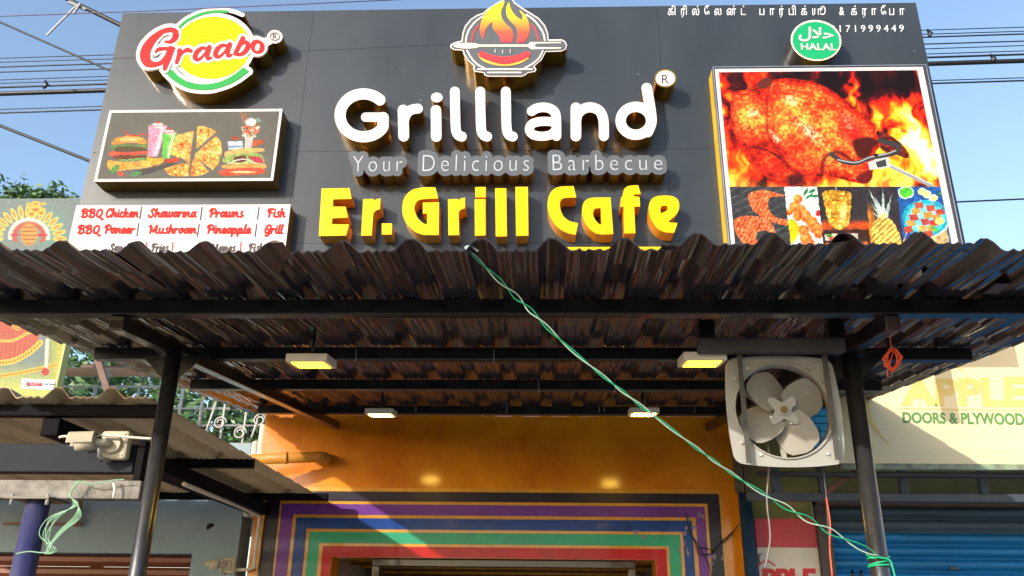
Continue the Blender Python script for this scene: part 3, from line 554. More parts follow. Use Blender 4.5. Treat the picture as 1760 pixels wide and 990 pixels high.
    for q in ([(850, 790), (795, 655), (868, 770)], [(855, 790), (826, 690), (875, 780)], [(856, 800), (866, 650), (880, 800)], [(862, 800), (912, 680), (884, 800)], [(850, 800), (805, 720), (870, 800)], [(866, 800), (905, 735), (888, 806)], [(848, 805), (812, 770), (870, 806)]): img = lay(img, pmk(u, v, q, 4)*f(p4), (176, 200, 192))
    m = pm(u, v, [(835, 805), (900, 805), (935, 850), (955, 900), (955, 940), (920, 965), (860, 965), (820, 930), (808, 860)], 4)*f(p4)
    g = np.clip(np.sin((u*.7+v*.75)*.3)*2.5-.9, 0, 1); img = lay(img, m, (240, 200, 96)); img = lay(img, m*g*.9, (150, 76, 26)); img = lay(img, m*np.clip(b*2-1, 0, 1)*.6, (255, 236, 150))
    img = lay(img, soft(u, v, 866, 790, 22, 20, .4)*f(p4), (232, 222, 130))
    img = lay(img, f(p5), (36, 86, 160)); img = lay(img, f(p5)*np.clip(n*2-.8, 0, 1), (22, 54, 110))
    img = lay(img, pmk(u, v, [(1080, 880), (1180, 840), (1200, 920), (1130, 940)], 6)*f(p5), (206, 176, 120))
    img = lay(img, soft(u, v, 1085, 805, 118, 96, .04)*f(p5), (206, 224, 226)); img = lay(img, soft(u, v, 1078, 800, 118, 94, .04)*f(p5), (30, 160, 190)); img = lay(img, soft(u, v, 1078, 800, 100, 78, .05)*f(p5), (84, 196, 214)); img = lay(img, soft(u, v, 1078, 802, 86, 66, .1)*f(p5), (130, 208, 216))
    img = lay(img, soft(u, v, 982, 672, 42, 32, .05)*f(p5), (206, 220, 206)); img = lay(img, soft(u, v, 982, 672, 34, 25, .05)*f(p5), (80, 190, 50)); img = lay(img, soft(u, v, 975, 668, 16, 12, .9)*f(p5), (40, 150, 50))
    for x, y in ((1062, 668), (1085, 680), (1118, 700)): img = lay(img, soft(u, v, x, y, 24, 20, .1)*f(p5), (238, 238, 190)); img = lay(img, soft(u, v, x, y, 17, 13, .3)*f(p5), (206, 220, 120))
    img = lay(img, soft(u, v, 1165, 670, 34, 12, .4, -30)*f(p5), (50, 140, 60))
    for (xa, ya), (xb, yb) in (((1045, 730), (985, 870)), ((1105, 745), (1040, 900)), ((1150, 765), (1085, 890))):
        img = lay(img, line(u, v, [(xa+10, ya-25), (xb-15, yb+45)], 3)*f(p5), (226, 220, 200))
        for i in range(5):
            x, y = xa+(xb-xa)*i/4.6, ya+(yb-ya)*i/4.6+6; q = [(x-24, y-12), (x+16, y-18), (x+24, y+10), (x-14, y+17)]
            img = lay(img, pmk(u, v, q, 3)*f(p5)*(.75+.25*b), [(206, 60, 34), (226, 130, 40), (190, 40, 36), (236, 160, 60)][i % 4])
    img = lay(img, soft(u, v, 1150, 815, 28, 20, .3)*f(p5), (240, 220, 110)); img = lay(img, soft(u, v, 1125, 855, 26, 12, .4, 30)*f(p5), (80, 170, 70))
    g_ = (.72+.56*fbm(u0/7, v0/7, 4))*(.8+.4*fbm(u0/28+2, v0/28, 3)); img = img*np.where(v0 > 643, g_, .93+.14*b)[..., None]
    return img
cb = thing('poster_light_box', P(1430, 300, Db), 'large light box with a roast chicken in flames above five small food pictures', 'light box')
Dc = Db-.13; a, b = P(1223.5, 114, Dc), P(1593.5, 113, Dc); zt = a.z; zb = P(1250, 452, Dc).z; x0, x1 = a.x, b.x
M_sil = mat('silver_trim', (170, 172, 176), .3, metal=.7)
MB().box(x0+.004, x1-.004, Dc+.012, Db-.001, zb, zt-.004).build('box_body', mat('yellow_box_side', (214, 176, 22), .35), cb)
fr = MB(); e1 = .016
fr.box(x0, x0+e1, Dc, Dc+.0118, zb, zt).box(x1-e1*1.6, x1, Dc, Dc+.0118, zb, zt).box(x0+e1, x1-e1*1.6, Dc, Dc+.0118, zt-e1, zt)
fr.build('trim_frame', mat('dark_trim', (52, 52, 60), .35), cb, bevel=.002)
s_ = MB(); s_.box(x0+.004, x0+.009, Dc-.002, Dc, zb, zt-.004).box(x1-.009, x1-.004, Dc-.002, Dc, zb, zt-.004).box(x0+.009, x1-.009, Dc-.002, Dc, zt-.009, zt-.004); s_.build('silver_trim_strip', M_sil, cb)  # thin silver strips set on the dark frame
MB().box(x0+e1+.001, x1-e1*1.6-.001, Dc+.004, Dc+.0115, zb, zt-e1-.001).build('white_border', M_white, cb)
c0, c1 = P(1235.5, 124, Dc), P(1577, 124, Dc)
print_sheet('food_poster', c0.x, c1.x, P(1257, 431.5, Dc).z, c0.z, Dc+.0005, paint_chicken, cb, 1000, gain=.72)
def paint_food(px, py):
    u, v = (px-150)*3.961, (py-180)*3.961; u0, v0 = u, v; u = u+(fbm(u0/13, v0/13, 3)-.5)*8; v = v+(fbm(u0/13+7, v0/13+3, 3)-.5)*8; img = np.ones(u.shape+(3,))*np.array([.43, .42, .39])
    n = fbm(u/9, v/9, 4); n2 = fbm(u/25+5, v/25, 4); img *= (.92+.14*fbm(u/120, v/90, 3))[..., None]
    def put(m, c): nonlocal img; img = lay(img, m, c)
    PZ_ = ramp(np.clip(.2+n*.8+(n2-.5), 0, 1), [(0, (150, 50, 26)), (.3, (206, 84, 40)), (.5, (236, 150, 70)), (.7, (248, 196, 96)), (1, (252, 226, 150))])
    for q in ([(610, 205), (724, 180), (710, 290), (695, 400), (640, 360), (570, 340), (575, 270)], [(748, 145), (800, 146), (850, 165), (880, 185), (742, 300)], [(875, 210), (912, 255), (918, 320), (895, 400), (855, 445), (725, 345)], [(712, 395), (735, 350), (830, 455), (780, 480), (702, 486)], [(525, 435), (640, 400), (698, 400), (690, 485), (600, 488), (550, 475)]):
        m = pmk(u, v, q, 3); img = img*(1-m[..., None])+PZ_*m[..., None]
        e = m*(1-sm(psdf(u, v, q)+9, 6)); put(e*.5, (226, 160, 70))
    for x, y in ((800, 178), (848, 268), (858, 300), (640, 240), (618, 345), (770, 260), (600, 455), (645, 462), (750, 400), (830, 345), (885, 360), (750, 460)): put(soft(u, v, x, y, 20, 19, .15), (186, 150, 50)); put(soft(u, v, x, y, 15, 14, .3), (236, 206, 110))
    # burger
    put(pm(u, v, [(170, 275), (180, 235), (240, 215), (330, 212), (395, 235), (408, 280), (350, 262), (250, 262)], 4), (224, 150, 66)); put(soft(u, v, 290, 236, 90, 20, .9), (246, 206, 140))
    for i in range(16): x = 175+i*15; put(soft(u, v, x, 290+8*math.sin(i*2), 17, 20, .3), (96+18*(i % 3), 138, 70)); put(soft(u, v, x+4, 370+6*math.sin(i*2.3), 14, 14, .3), (120, 150+10*(i % 3), 84)) if 2 < i else None
    put(pm(u, v, [(200, 290), (330, 285), (400, 300), (395, 335), (210, 345)], 4)*.8, (84, 62, 46)); put(pm(u, v, [(160, 320), (280, 322), (400, 315), (410, 332), (300, 345), (165, 350)], 4), (216, 84, 58)); put(pm(u, v, [(190, 345), (380, 345), (390, 360), (200, 372)], 3), (110, 60, 40))
    put(pm(u, v, [(142, 380), (240, 390), (400, 385), (410, 410), (330, 420), (250, 440), (150, 440)], 4), (232, 156, 66)); put(pm(u, v, [(370, 380), (430, 390), (430, 418), (380, 420)], 4), (246, 186, 84))
    for i, (x, y) in enumerate(((330, 430), (400, 425), (460, 418), (260, 440))): put(soft(u, v, x, y, 100, 8, .4, -8), (238, 176, 90))
    put(pm(u, v, [(405, 350), (450, 365), (525, 360), (505, 400), (430, 405)], 4), (246, 176, 60)); put(pm(u, v, [(520, 378), (600, 362), (630, 380), (560, 398)], 4), (190, 60, 40)); put(pm(u, v, [(330, 455), (520, 400), (600, 400), (530, 430), (380, 480)], 6)*.7, (66, 58, 54))
    put(pm(u, v, [(155, 445), (190, 412), (220, 420), (200, 450), (160, 468)], 3), (84, 148, 74)); put(pm(u, v, [(290, 478), (340, 455), (375, 460), (330, 480)], 3), (84, 148, 74)); put(pm(u, v, [(205, 462), (245, 458), (240, 485), (215, 482)], 3), (226, 90, 50))
    put(line(u, v, cr([(255, 180), (275, 205), (330, 210), (375, 200), (405, 212)], 5), 9), (206, 60, 50))
    for (a0, a1, b0, b1, yt, yb, c, c_) in ((418, 545, 412, 478, 145, 352, (242, 150, 178), (252, 214, 222)), (510, 612, 512, 560, 190, 365, (110, 196, 80), (226, 236, 190))):
        put(pmk(u, v, [(a0, yt), (a1, yt-2), (b1, yb), (b0, yb)], 3), c); put(pmk(u, v, [(a0*.35+a1*.65, yt+4), (a1-10, yt+4), (b1-6, yb-4), (b0*.4+b1*.6, yb-4)], 14)*.9, c_); put(soft(u, v, (a0+a1)/2, yt-4, (a1-a0)*.38, 22, .4), (246, 234, 222)); put(soft(u, v, (a0+a1)/2, yt-24, 14, 11, .4), (206, 50, 60))
        for i in range(8): put(soft(u, v, a0+12+i*(a1-a0-20)/8, yt+4*math.sin(i*3), 9, 9, .5), (206+20*(i % 2), 150, 140+30*(i % 3)))
    # sundae and club sandwich
    put(pmk(u, v, [(956, 250), (1058, 250), (1058, 298), (960, 306)], 3), (226, 230, 236)); put(pmk(u, v, [(960, 278), (1056, 276), (1056, 290), (960, 296)], 3), (130, 150, 176)); put(soft(u, v, 1005, 228, 40, 16, .6)*np.clip(n*2, 0, 1), (190, 70, 44))
    put(pmk(u, v, [(1125, 240), (1208, 238), (1200, 268), (1120, 285)], 4)*np.clip(n*1.8, 0, 1), (206, 90, 56))
    put(pmk(u, v, [(1045, 150), (1180, 150), (1130, 230), (1115, 300), (1070, 300), (1075, 230)], 4), (206, 196, 190)); put(soft(u, v, 1112, 170, 68, 46, .3)*np.clip(n*1.5+.2, 0, 1), (214, 110, 84))
    for i in range(26): put(soft(u, v, 1060+random.random()*108, 135+random.random()*85, 10, 9, .4), random.choice([(196, 60, 50), (240, 226, 214), (84, 140, 80), (226, 150, 90), (120, 60, 50)]))
    put(soft(u, v, 1112, 118, 44, 32, .3), (246, 238, 230)); put(line(u, v, [(1047, 55), (1068, 118)], 8), (206, 110, 50)); put(line(u, v, [(1072, 60), (1086, 105)], 7), (206, 110, 50)); put(soft(u, v, 1165, 105, 24, 14, .4, 30), (130, 160, 150))
    put(pm(u, v, [(935, 345), (945, 318), (1060, 296), (1190, 298), (1195, 318), (1080, 330), (960, 352)], 4), (232, 180, 110)); put(pm(u, v, [(935, 350), (1080, 330), (1180, 335), (1200, 395), (1100, 400), (940, 400)], 4), (150, 172, 92))
    put(pm(u, v, [(1000, 360), (1070, 345), (1080, 380), (1020, 395)], 4), (110, 60, 56)); put(pm(u, v, [(1100, 350), (1180, 360), (1200, 395), (1140, 390)], 4), (186, 60, 76)); put(line(u, v, cr([(960, 400), (1060, 370), (1150, 400), (1205, 405)], 5), 6), (240, 232, 220)); put(line(u, v, cr([(950, 380), (1000, 400), (1090, 395)], 5), 6), (206, 222, 150))
    put(pm(u, v, [(935, 410), (1190, 402), (1208, 432), (1080, 436), (940, 432)], 3), (232, 156, 84)); put(pm(u, v, [(915, 445), (1080, 430), (1205, 436), (1190, 470), (1060, 478), (915, 482)], 3), (220, 84, 56)); put(soft(u, v, 1060, 458, 110, 11, .5), (244, 214, 150))
    sat = np.clip((img.max(-1)-img.min(-1))*3.5, 0, 1); return img*(1+sat*((.68+.64*fbm(u0/6, v0/6, 4))*(.82+.36*fbm(u0/30, v0/30, 3))-1))[..., None]
fb = thing('poster_light_box', P(320, 250, Db), 'wide food picture light box with burger, shakes and pizza on the left of the board', 'light box')
Df = Db-.125; a, b = P(187.9, 191, Df), P(485.8, 185.5, Df); x0, x1 = a.x, b.x; zt = (a.z+b.z)/2; zb = P(300, 311.5, Df).z
MB().box(x0+.002, x1-.002, Df+.004, Db-.001, zb+.002, zt-.002).build('box_body', M_brass, fb)
MB().box(x0, x1, Df, Df+.0038, zb, zt).build('white_border', M_white, fb)
print_sheet('food_poster', x0+.019, x1-.019, zb+.02, zt-.02, Df-.003, paint_food, fb, 900, gain=.6)
def paint_deity(px, py):                                       # ornamental festival print: gilded crown, garland and a pleated red skirt
    u, v = px*2.604, (py-320)*2.604; n = fbm(u/8, v/8, 3); img = np.ones(u.shape+(3,))*np.array([.36, .44, .42]); img = lay(img, np.clip((v-780)/120, 0, 1), (196, 206, 70)); img = lay(img, np.clip((u-200)/60, 0, 1)*(v > 600), (186, 186, 40)); img = img*.85+.14; img = lay(img, soft(u, v, 225, 190, 90, 120, 1)*.8, (90, 176, 150))
    img = lay(img, ((v-330)*.9 < (u-20)*.3)*0.0, (0, 0, 0)); img = lay(img, np.clip(np.sin(u*1.6)*.5, 0, 1)*.10, (230, 230, 220))
    def put(m, c): nonlocal img; img = lay(img, m, c)
    for i in range(15):
        a = math.pi*(1+i/14); x, y = 125+150*math.cos(a)*.95, 235+120*math.sin(a); put(soft(u, v, x, y, 36, 14, .25, math.degrees(a)), (236, 206, 90)); put(soft(u, v, x, y, 24, 6, .4, math.degrees(a)), (206, 140, 50))
    for x, y, r in ((160, 80, 26), (160, 105, 40), (140, 125, 30), (185, 120, 26), (130, 80, 14), (195, 78, 14)): put(soft(u, v, x, y, r, r*.6, .3), (240, 200, 70)); put(soft(u, v, x, y, r*.5, r*.3, .5), (190, 110, 40))
    d = np.hypot((u-130)/90, (v-225)/80); put(sm((np.abs(d-.95)-.1)*60, 4)*(v < 240), (232, 228, 214)); put(sm((np.abs(d-.72)-.1)*60, 4)*(v < 250), (206, 70, 50)); put(soft(u, v, 130, 215, 46, 60, .3), (224, 150, 60)); put(np.clip(np.sin(v*.35)*2-1, 0, 1)*soft(u, v, 130, 215, 40, 55, .3), (150, 50, 30)); put(soft(u, v, 190, 218, 30, 9, .4), (196, 40, 60)); put(soft(u, v, 66, 218, 24, 8, .4), (196, 40, 60))
    sk = [(-60, 580), (20, 590), (120, 640), (175, 660), (170, 720), (100, 780), (0, 800), (-60, 805)]
    m = pmk(u, v, sk, 4); put(m, (206, 70, 60)); put(m*np.clip(np.sin(u*.32+v*.05)*1.5-.6, 0, 1)*.5, (150, 30, 34)); put(m*np.clip(np.sin(u*.45)*np.sin(v*.42)*6-4.2, 0, 1), (250, 220, 90))
    for q, c, wd in (([(0, 692), (60, 690), (120, 660), (160, 650)], (246, 214, 80), 12), ([(-20, 792), (60, 782), (130, 745), (180, 700)], (240, 200, 70), 26), ([(20, 585), (60, 620), (78, 636)], (226, 170, 70), 22), ([(0, 850), (120, 830), (250, 800)], (220, 190, 60), 20)): put(line(u, v, cr(q, 5), wd), c); put(line(u, v, cr(q, 5), wd*.35)*np.clip(np.sin(u*.5)*3, 0, 1), (180, 60, 40))
    put(line(u, v, [(212, 690), (206, 815)], 17, 5), (226, 222, 206)); put(soft(u, v, 203, 830, 20, 20, .3), (196, 50, 50)); put(soft(u, v, 235, 665, 34, 18, .4), (190, 180, 70)); put(soft(u, v, 80, 612, 14, 14, .2), (60, 70, 60))
    return (img*.78+.16)*(.9+.2*fbm(u/6, v/6, 3))[..., None]
gd = thing('festival_poster_board', P(60, 500, 5.9), 'green framed festival poster board with gold crown and red pleated skirt, at far left', 'poster board')
Dg = 5.9; xr = P(113, 573, Dg).x; zt = P(80, 341, Dg).z; zb = P(60, 700, Dg).z
print_sheet('printed_poster', -5.2, xr, zb, zt, Dg, paint_deity, gd, 700, gain=.6)
MB().box(-5.2, xr, Dg+.0035, Dg+.07, zb, zt).box(xr+.001, xr+.02, Dg-.003, Dg+.075, zb, zt+.01).build('board_frame', mat('lime_frame', (150, 150, 40), .5), gd)
text_on("அம்மன்", [(43, 653), (74, 654), (73.5, 666), (42.5, 665)], Dg-.006, M_red, gd, .002, offset=.02)
lb = Sh().poly([(38, 651), (96, 653), (95, 670), (36, 668)]); flat('label_strip', lb, Dg-.003, mat('pale_blue_print', (200, 222, 232), .4), gd)
text_on("ஸ்டில்ஸ்", [(77, 657), (94, 658), (94, 662), (77, 661.5)], Dg-.006, M_mgrey, gd, .002)
# ================================================================ SETTING: ground, shop wall, neighbours
M_ground = mat('dusty_road', (120, 117, 112), .9, var=.2, scale=2)
gm = MB(); gm.quad((-600, -600, 0), (600, -600, 0), (600, 600, 0), (-600, 600, 0)); gm.build('ground', M_ground, kind='structure')
MB().box(-30, 30, 4.3, 40, .004, .14).build('shop_forecourt', mat('worn_concrete', (150, 142, 130), .85, var=.15, scale=3, bump=.3), kind='structure')
Dw = 6.2
M_orange = mat('glossy_orange_paint', (220, 138, 0), .4, var=.10, scale=2.2, bump=.07, bscale=9, coat=.9, c2=(188, 102, 0), croughn=.13, spec=.2)
M_orline = mat('gold_outline_paint', (200, 138, 24), .3, var=.15, scale=9, coat=.4)
STR = [mat('stripe_black_paint', (36, 30, 46), .3, var=.2, scale=5, coat=.1, spec=.3, bump=.03), mat('stripe_purple_paint', (104, 48, 136), .3, var=.16, scale=5, coat=.1, spec=.3, bump=.03), mat('stripe_blue_paint', (6, 58, 132), .28, var=.2, scale=5, coat=.1, spec=.3, bump=.03), mat('stripe_green_paint', (42, 156, 118), .3, var=.1, scale=5, coat=.1, spec=.3, bump=.03), mat('stripe_red_paint', (176, 2, 14), .28, var=.14, scale=5, coat=.1, spec=.3, bump=.03)]
mx = lambda x: P(400+x/1.9556, 976, Dw).x
mz = lambda y: P(758, 700+y/1.9556, Dw).z
OX0, OX1, OZ = mx(330), mx(1422), mz(507); WX0, WX1, WZ = P(447, 800, Dw).x, P(1266, 800, Dw).x, 3.12
shop = thing('shop_building', ((WX0+WX1)/2, Dw, 0), 'small cafe shopfront with glossy orange wall and rainbow stripes around its doorway', 'shop')
wl = MB(); wl.box(WX0, OX0, Dw, Dw+.22, 0, WZ).box(OX1, WX1, Dw, Dw+.22, 0, WZ).box(OX0, OX1, Dw, Dw+.22, OZ, WZ)
wl.build('front_wall', M_orange, shop)
bw = MB(); bw.box(WX0, WX0+.15, Dw+.221, 10, 0, WZ).box(WX1-.15, WX1, Dw+.221, 10, 0, WZ).box(WX0+.151, WX1-.151, 9.8, 10, 0, WZ).box(WX0-.02, WX1+.02, Dw+.05, 10.02, WZ+.001, WZ+.12)
bw.build('side_and_back_walls', mat('white_peeling_plaster', (206, 200, 186), .8, var=.16, scale=8, bump=.5, bscale=12), shop)
ed = MB(); ed.box(WX0-.045, WX0-.001, Dw+.01, Dw+.2, 2.3, 2.98); ed.box(WX0-.09, WX0-.046, Dw+.012, Dw+.2, 2.3, 2.85); ed.build('broken_corner_plaster', MT['white_peeling_plaster'], shop, bevel=.015)
MB().box(WX1+.001, WX1+.09, Dw-.0, Dw+.2, 0, 2.95).build('corner_plaster', mat('stained_cream_plaster', (206, 168, 110), .7, var=.25, scale=7, bump=.4, c2=(216, 200, 170)), shop, bevel=.01)
def U(name, xl, xr, zt_, wdl, wdt, wdr, k, m):              # an upside-down U of paint round the doorway
    y = Dw-.0025*k; mb = MB(); mb.box(xl, xl+wdl, y, y+.002, 0.02, zt_).box(xr-wdr, xr, y, y+.002, 0.02, zt_).box(xl+wdl, xr-wdr, y, y+.002, zt_-wdt, zt_); return mb.build(name, m, shop)
U('gold_outline', mx(76), mx(1662), mz(272), mx(330)-mx(76), mz(272)-mz(507)-.001, mx(1662)-mx(1422), 1, M_orline)
for k, (xl, xl2, xr2, xr, za, zb_) in enumerate(((88, 136, 1610, 1652, 285, 318), (143, 185, 1567, 1600, 328, 364), (197, 236, 1520, 1553, 375, 412), (247, 284, 1470, 1509, 422, 460), (297, 329, 1423, 1460, 470, 506))):
    U('painted_stripe', mx(xl), mx(xr), mz(za), mx(xl2)-mx(xl), mz(za)-mz(zb_), mx(xr)-mx(xr2), 2, STR[k])
rs = random.Random(3)
for i in range(16):                                            # knocked and chipped paint on the right leg of the arch
    x_, y_ = rs.choice([(1180, 930), (1205, 905), (1228, 940), (1238, 900), (1216, 975), (1190, 890), (1098, 905)]); x_ += rs.uniform(-14, 14); y_ += rs.uniform(-24, 24); n_ = rs.randint(6, 9)
    lp = [(x_+rs.uniform(.5, 1)*rs.choice([3, 5, 8])*math.cos(2*math.pi*k/n_)*.7, y_+rs.uniform(.5, 1)*6*math.sin(2*math.pi*k/n_)) for k in range(n_)]
    plate([lp], P, Dw-.0085, .001).build('paint_scuff', mat('scuffed_grey_lilac', (130, 116, 140), .6, var=.3, scale=40), shop)
# room behind the doorway
M_brown = mat('brown_ply_ceiling', (96, 58, 22), .3, var=.2, scale=3, coat=.5, stretch=(1, 5, 1)); M_goldstrip = mat('gold_ceiling_strip', (214, 160, 50), .25, metal=.6)
rm_ = MB(); rm_.box(OX0-.2, OX1+.2, Dw+.225, 9.6, OZ+.06, OZ+.1); rm_.build('room_ceiling', M_brown, shop)
for i in range(7): y = Dw+.5+i*.42; MB().box(OX0-.15, OX1+.15, y, y+.05, OZ+.03, OZ+.059).build('ceiling_strip', M_goldstrip if i % 2 else M_brown, shop)
h = MB(); hx0, hx1 = P(640, 975, Dw+.1).x, P(1092, 975, Dw+.1).x; h.box(hx0, hx1, Dw+.10, Dw+.2, OZ-.05, OZ-.001).box(hx0, hx0+.05, Dw+.10, Dw+.2, 0, OZ-.051).box(hx1-.05, hx1, Dw+.10, Dw+.2, 0, OZ-.051)
h.build('door_frame', mat('dark_wood', (58, 34, 20), .35, var=.25, coat=.5), shop, bevel=.004)
MB().box(OX0-.3, OX1+.3, 9.5, 9.6, 0, OZ+.06).build('room_back_wall', mat('room_wall', (120, 84, 46), .6), shop)
MB().box(WX0+.2, WX1-.2, Dw+.23, 9.5, .141, .15).build('room_floor', mat('room_floor_tile', (150, 120, 90), .4), shop)
# waste pipe in the gap
M_pvc = mat('grey_beige_pipe', (180, 122, 40), .5, var=.12)
pp = thing('drain_pipe', P(520, 785, 6.1), 'beige plastic pipe running out of the orange wall above the left lean-to roof', 'pipe')
q0, q1, q2 = P(430, 790, 5.9), P(548, 785, 6.05), P(566, 790, Dw+.02)
MB().tube([q0, q1, q1+Vector((.03, .02, 0)), q2], .038, 14).build('pipe', M_pvc, pp)
MB().tube([P(488, 787.5, 5.974), P(494, 787.2, 5.981)], .043, 14).build('coupling', M_pvc, pp)
cwm = MB()                                                    # loose black wires on the mural's right side
for q in ([(1178, 880), (1184, 905), (1196, 935), (1202, 952), (1225, 950), (1240, 932), (1262, 912)], [(1186, 915), (1205, 945), (1218, 970), (1224, 992)], [(1200, 940), (1222, 944), (1228, 952)], [(1240, 935), (1252, 925), (1270, 900)]):
    cwm.tube([P(x, y, Dw-.03) for x, y in cr(q, 4)], .004, 5)
cwm.build('loose_wall_wires', mat('black_cable', (22, 20, 22), .5), label='thin black wires straggling over the right end of the rainbow stripes', cat='wires')
M_cable = MT['black_cable']
# ---- left neighbour
M_bluewall = mat('pale_blue_wall', (132, 152, 162), .7, var=.09, scale=3, bump=.15, bscale=20)
lb_ = thing('neighbour_building', (-4, Dw, 0), 'low pale blue building with brown shutter and flat terrace left of the orange shop', 'building')
LZ = 2.83
MB().box(-7.5, WX0-.092, Dw+.02, Dw+.25, 2.04, LZ).box(-7.5, -6.2, Dw+.02, Dw+.25, 0, 2.04).box(WX0-.42, WX0-.092, Dw+.02, Dw+.25, 0, 2.04).build('front_wall', M_bluewall, lb_)
MB().box(-7.5, WX0-.092, Dw+.251, 12, LZ-.15, LZ).build('terrace_slab', M_bluewall, lb_)
st = thing('rolling_shutter', (-4.5, Dw+.15, 0), 'closed brown rolling shutter under the pale blue wall at lower left', 'shutter')
M_shb = mat('brown_shutter_paint', (118, 66, 46), .5, var=.15, stretch=(.3, 1, 8))
for i in range(24):
    z = 2.035-i*.085; MB().add([(x, y, z+dz) for x in (-6.2, WX0-.42) for y, dz in ((Dw+.13, 0), (Dw+.085, -.02), (Dw+.085, -.05), (Dw+.13, -.083))], [(0, 1, 5, 4), (1, 2, 6, 5), (2, 3, 7, 6), (3, 0, 4, 7)]).build('slat', M_shb, st)
MB().tube([P(362, 907, Dw+.018), P(362, 905, Dw+.03)], .028, 12).build('wall_hole', mat('hole_dark', (20, 18, 18), .9), lb_)
# terrace railing
M_rail = mat('white_rail_paint', (196, 190, 186), .45, var=.08)
rl = thing('terrace_railing', (-3.5, 6.9, LZ), 'white metal terrace railing with scroll rings seen between the two roofs', 'railing')
Dr = 6.9; X0, X1 = -6.2, P(468, 740, Dr).x; zz = [P(300, y, Dr).z for y in (762, 731, 702, 665, 640)]
for z, r_ in ((zz[1], .009), (zz[2], .009), (zz[3], .011), (zz[0], .008)): MB().tube([(X0, Dr, z), (X1, Dr, z)], r_, 8).build('rail', M_rail, rl)
MB().tube([(X0, Dr+.1, zz[4]+.03), (P(282, 640, Dr).x, Dr+.1, zz[4]+.03)], .04, 12).build('top_pipe', mat('faded_pink_pipe', (206, 160, 130), .5), rl)
x = X1-.05
for i in range(22): MB().tube([(x-i*.19, Dr, LZ), (x-i*.19, Dr, zz[3])], .009 if i % 4 else .014, 6).build('baluster', M_rail, rl)
for px, py in ((378, 727), (446, 722), (303, 652), (180, 648), (412, 744)):
    c_ = P(px, py, Dr-.02); MB().tube([c_+Vector((math.cos(a)*(.055-.0035*a), 0, math.sin(a)*(.055-.0035*a))) for a in [i*.35 for i in range(28)]], .006, 6).build('scroll', M_rail, rl)
for (a_, b_) in (((352, 748), (372, 690)), ((340, 735), (347, 690)), ((432, 752), (443, 722))): MB().tube([P(a_[0], a_[1], Dr-.03), P(b_[0], b_[1], Dr-.03)], .009, 6).build('strut', M_rail, rl)
bp_ = thing('pergola_frame', P(178, 670, 6.0), 'rusty brown steel prop beside the festival poster board', 'post')
MB().beam(P(168, 618, 6.0), P(188, 680, 6.0), .045, .03, (0, 1, 0)).build('prop', mat('rusty_steel', (92, 56, 44), .6, var=.25), bp_)
MB().beam(P(140, 634, 7.4), P(270, 640, 7.4), .05, .07).build('cross_beam', MT['rusty_steel'], bp_)
# ================================================================ CORRUGATED CANOPY
M_can = mat('brown_roof_sheet', (42, 36, 44), .24, var=.3, scale=4, stretch=(4, .5, 1), c2=(28, 24, 31), spec=.8, coat=.35, croughn=.1)
M_can2 = mat('brown_roof_sheet_faded', (92, 62, 52), .4, var=.3, scale=5, stretch=(9, .5, 1), c2=(60, 42, 38), spec=.6)
M_iron = mat('black_painted_iron', (14, 12, 16), .34, var=.25, scale=9, coat=.3, bump=.05)
SL = .11; A_R = 2.62-SL*3.3; A_P = A_R+.056; A_S = A_P+.064
PITCHX = .2125
def prof(u):
    u = u % 1.0
    if u < .5: return .038*min(1, 1.08*math.sin(math.pi*u/.5)**1.3)
    b = 0
    for c_ in (.62, .76, .90): b = max(b, .0075*max(0, 1-abs(u-c_)/.05))
    return b
def roof_sheet(name, x0, pitches, y0, y1, m, parent, zf, amp=1.0, pitch=PITCHX, course=.19, seg=24, jag=.0017, thick=True, flip=1):
    rs = random.Random(name+str(x0)); ex = 6; n = pitches*seg+ex; xs = [x0+(i-ex)*pitch/seg for i in range(n+1)]; nc = int(math.ceil((y1-y0)/course)); mb = MB(); rows = []
    base = [prof((i-ex)/seg)*amp for i in range(n+1)]
    ya = y0
    for c in range(nc):
        yb = min(y1, ya+course); jit = [rs.uniform(-jag, jag) for _ in range(n+1)]; sh = rs.uniform(-.004, .004)
        for yy, lift in ((ya, 0.0), (yb, .017)):
            rows.append([(xs[i], yy, zf(yy)+base[i]-lift*(.35+.65*(base[i] > .004))+jit[i]+sh*(base[i] > .01)) for i in range(n+1)])
        ya = yb+.0004
    vs = [v for r_ in rows for v in r_]; w_ = n+1
    fs = [(k*w_+i, k*w_+i+1, (k+1)*w_+i+1, (k+1)*w_+i) for k in range(len(rows)-1) for i in range(n)]
    mb.add(vs, fs)
    if thick:
        o_ = len(mb.v); mb.add([(v[0], v[1], v[2]+.004) for v in vs], [f[::-1] for f in fs]); tp = len(rows)*w_
        mb.add([rows[0][i] for i in range(w_)]+[(v[0], v[1]-.002, v[2]+.0045) for v in rows[0]], [(i, i+1, w_+i+1, w_+i) for i in range(n)])
    return mb.build(name, m, parent)
can = thing('corrugated_canopy', (0, 3.3, 0), 'dark brown corrugated canopy on black iron beams and two black poles spanning the shopfront', 'canopy')
zf = lambda y: A_S+SL*y
XL, XR = PZ(116, 578, A_S, SL).x-.03, PZ(1720, 592, A_S, SL).x+.03
y_front = PZ(880, 431, A_S, SL).y
ph = (PZ(822, 420, A_S, SL).x-.23*PITCHX); k0 = math.floor((XL-ph)/PITCHX); x = ph+k0*PITCHX; i = 0
while x < XR:
    npz = 4 if x+4*PITCHX < XR+.1 else max(1, round((XR-x)/PITCHX)); dz = [0, .005][i % 2]
    roof_sheet('roof_sheet', x, npz, y_front+[0, .035, .012, -.02, .03, -.01][i % 6], 6.14, [M_can, M_can, M_can2, M_can, M_can][i % 5] if 0 else M_can, can, (lambda d: (lambda y: zf(y)+d))(dz)); x += npz*PITCHX; i += 1
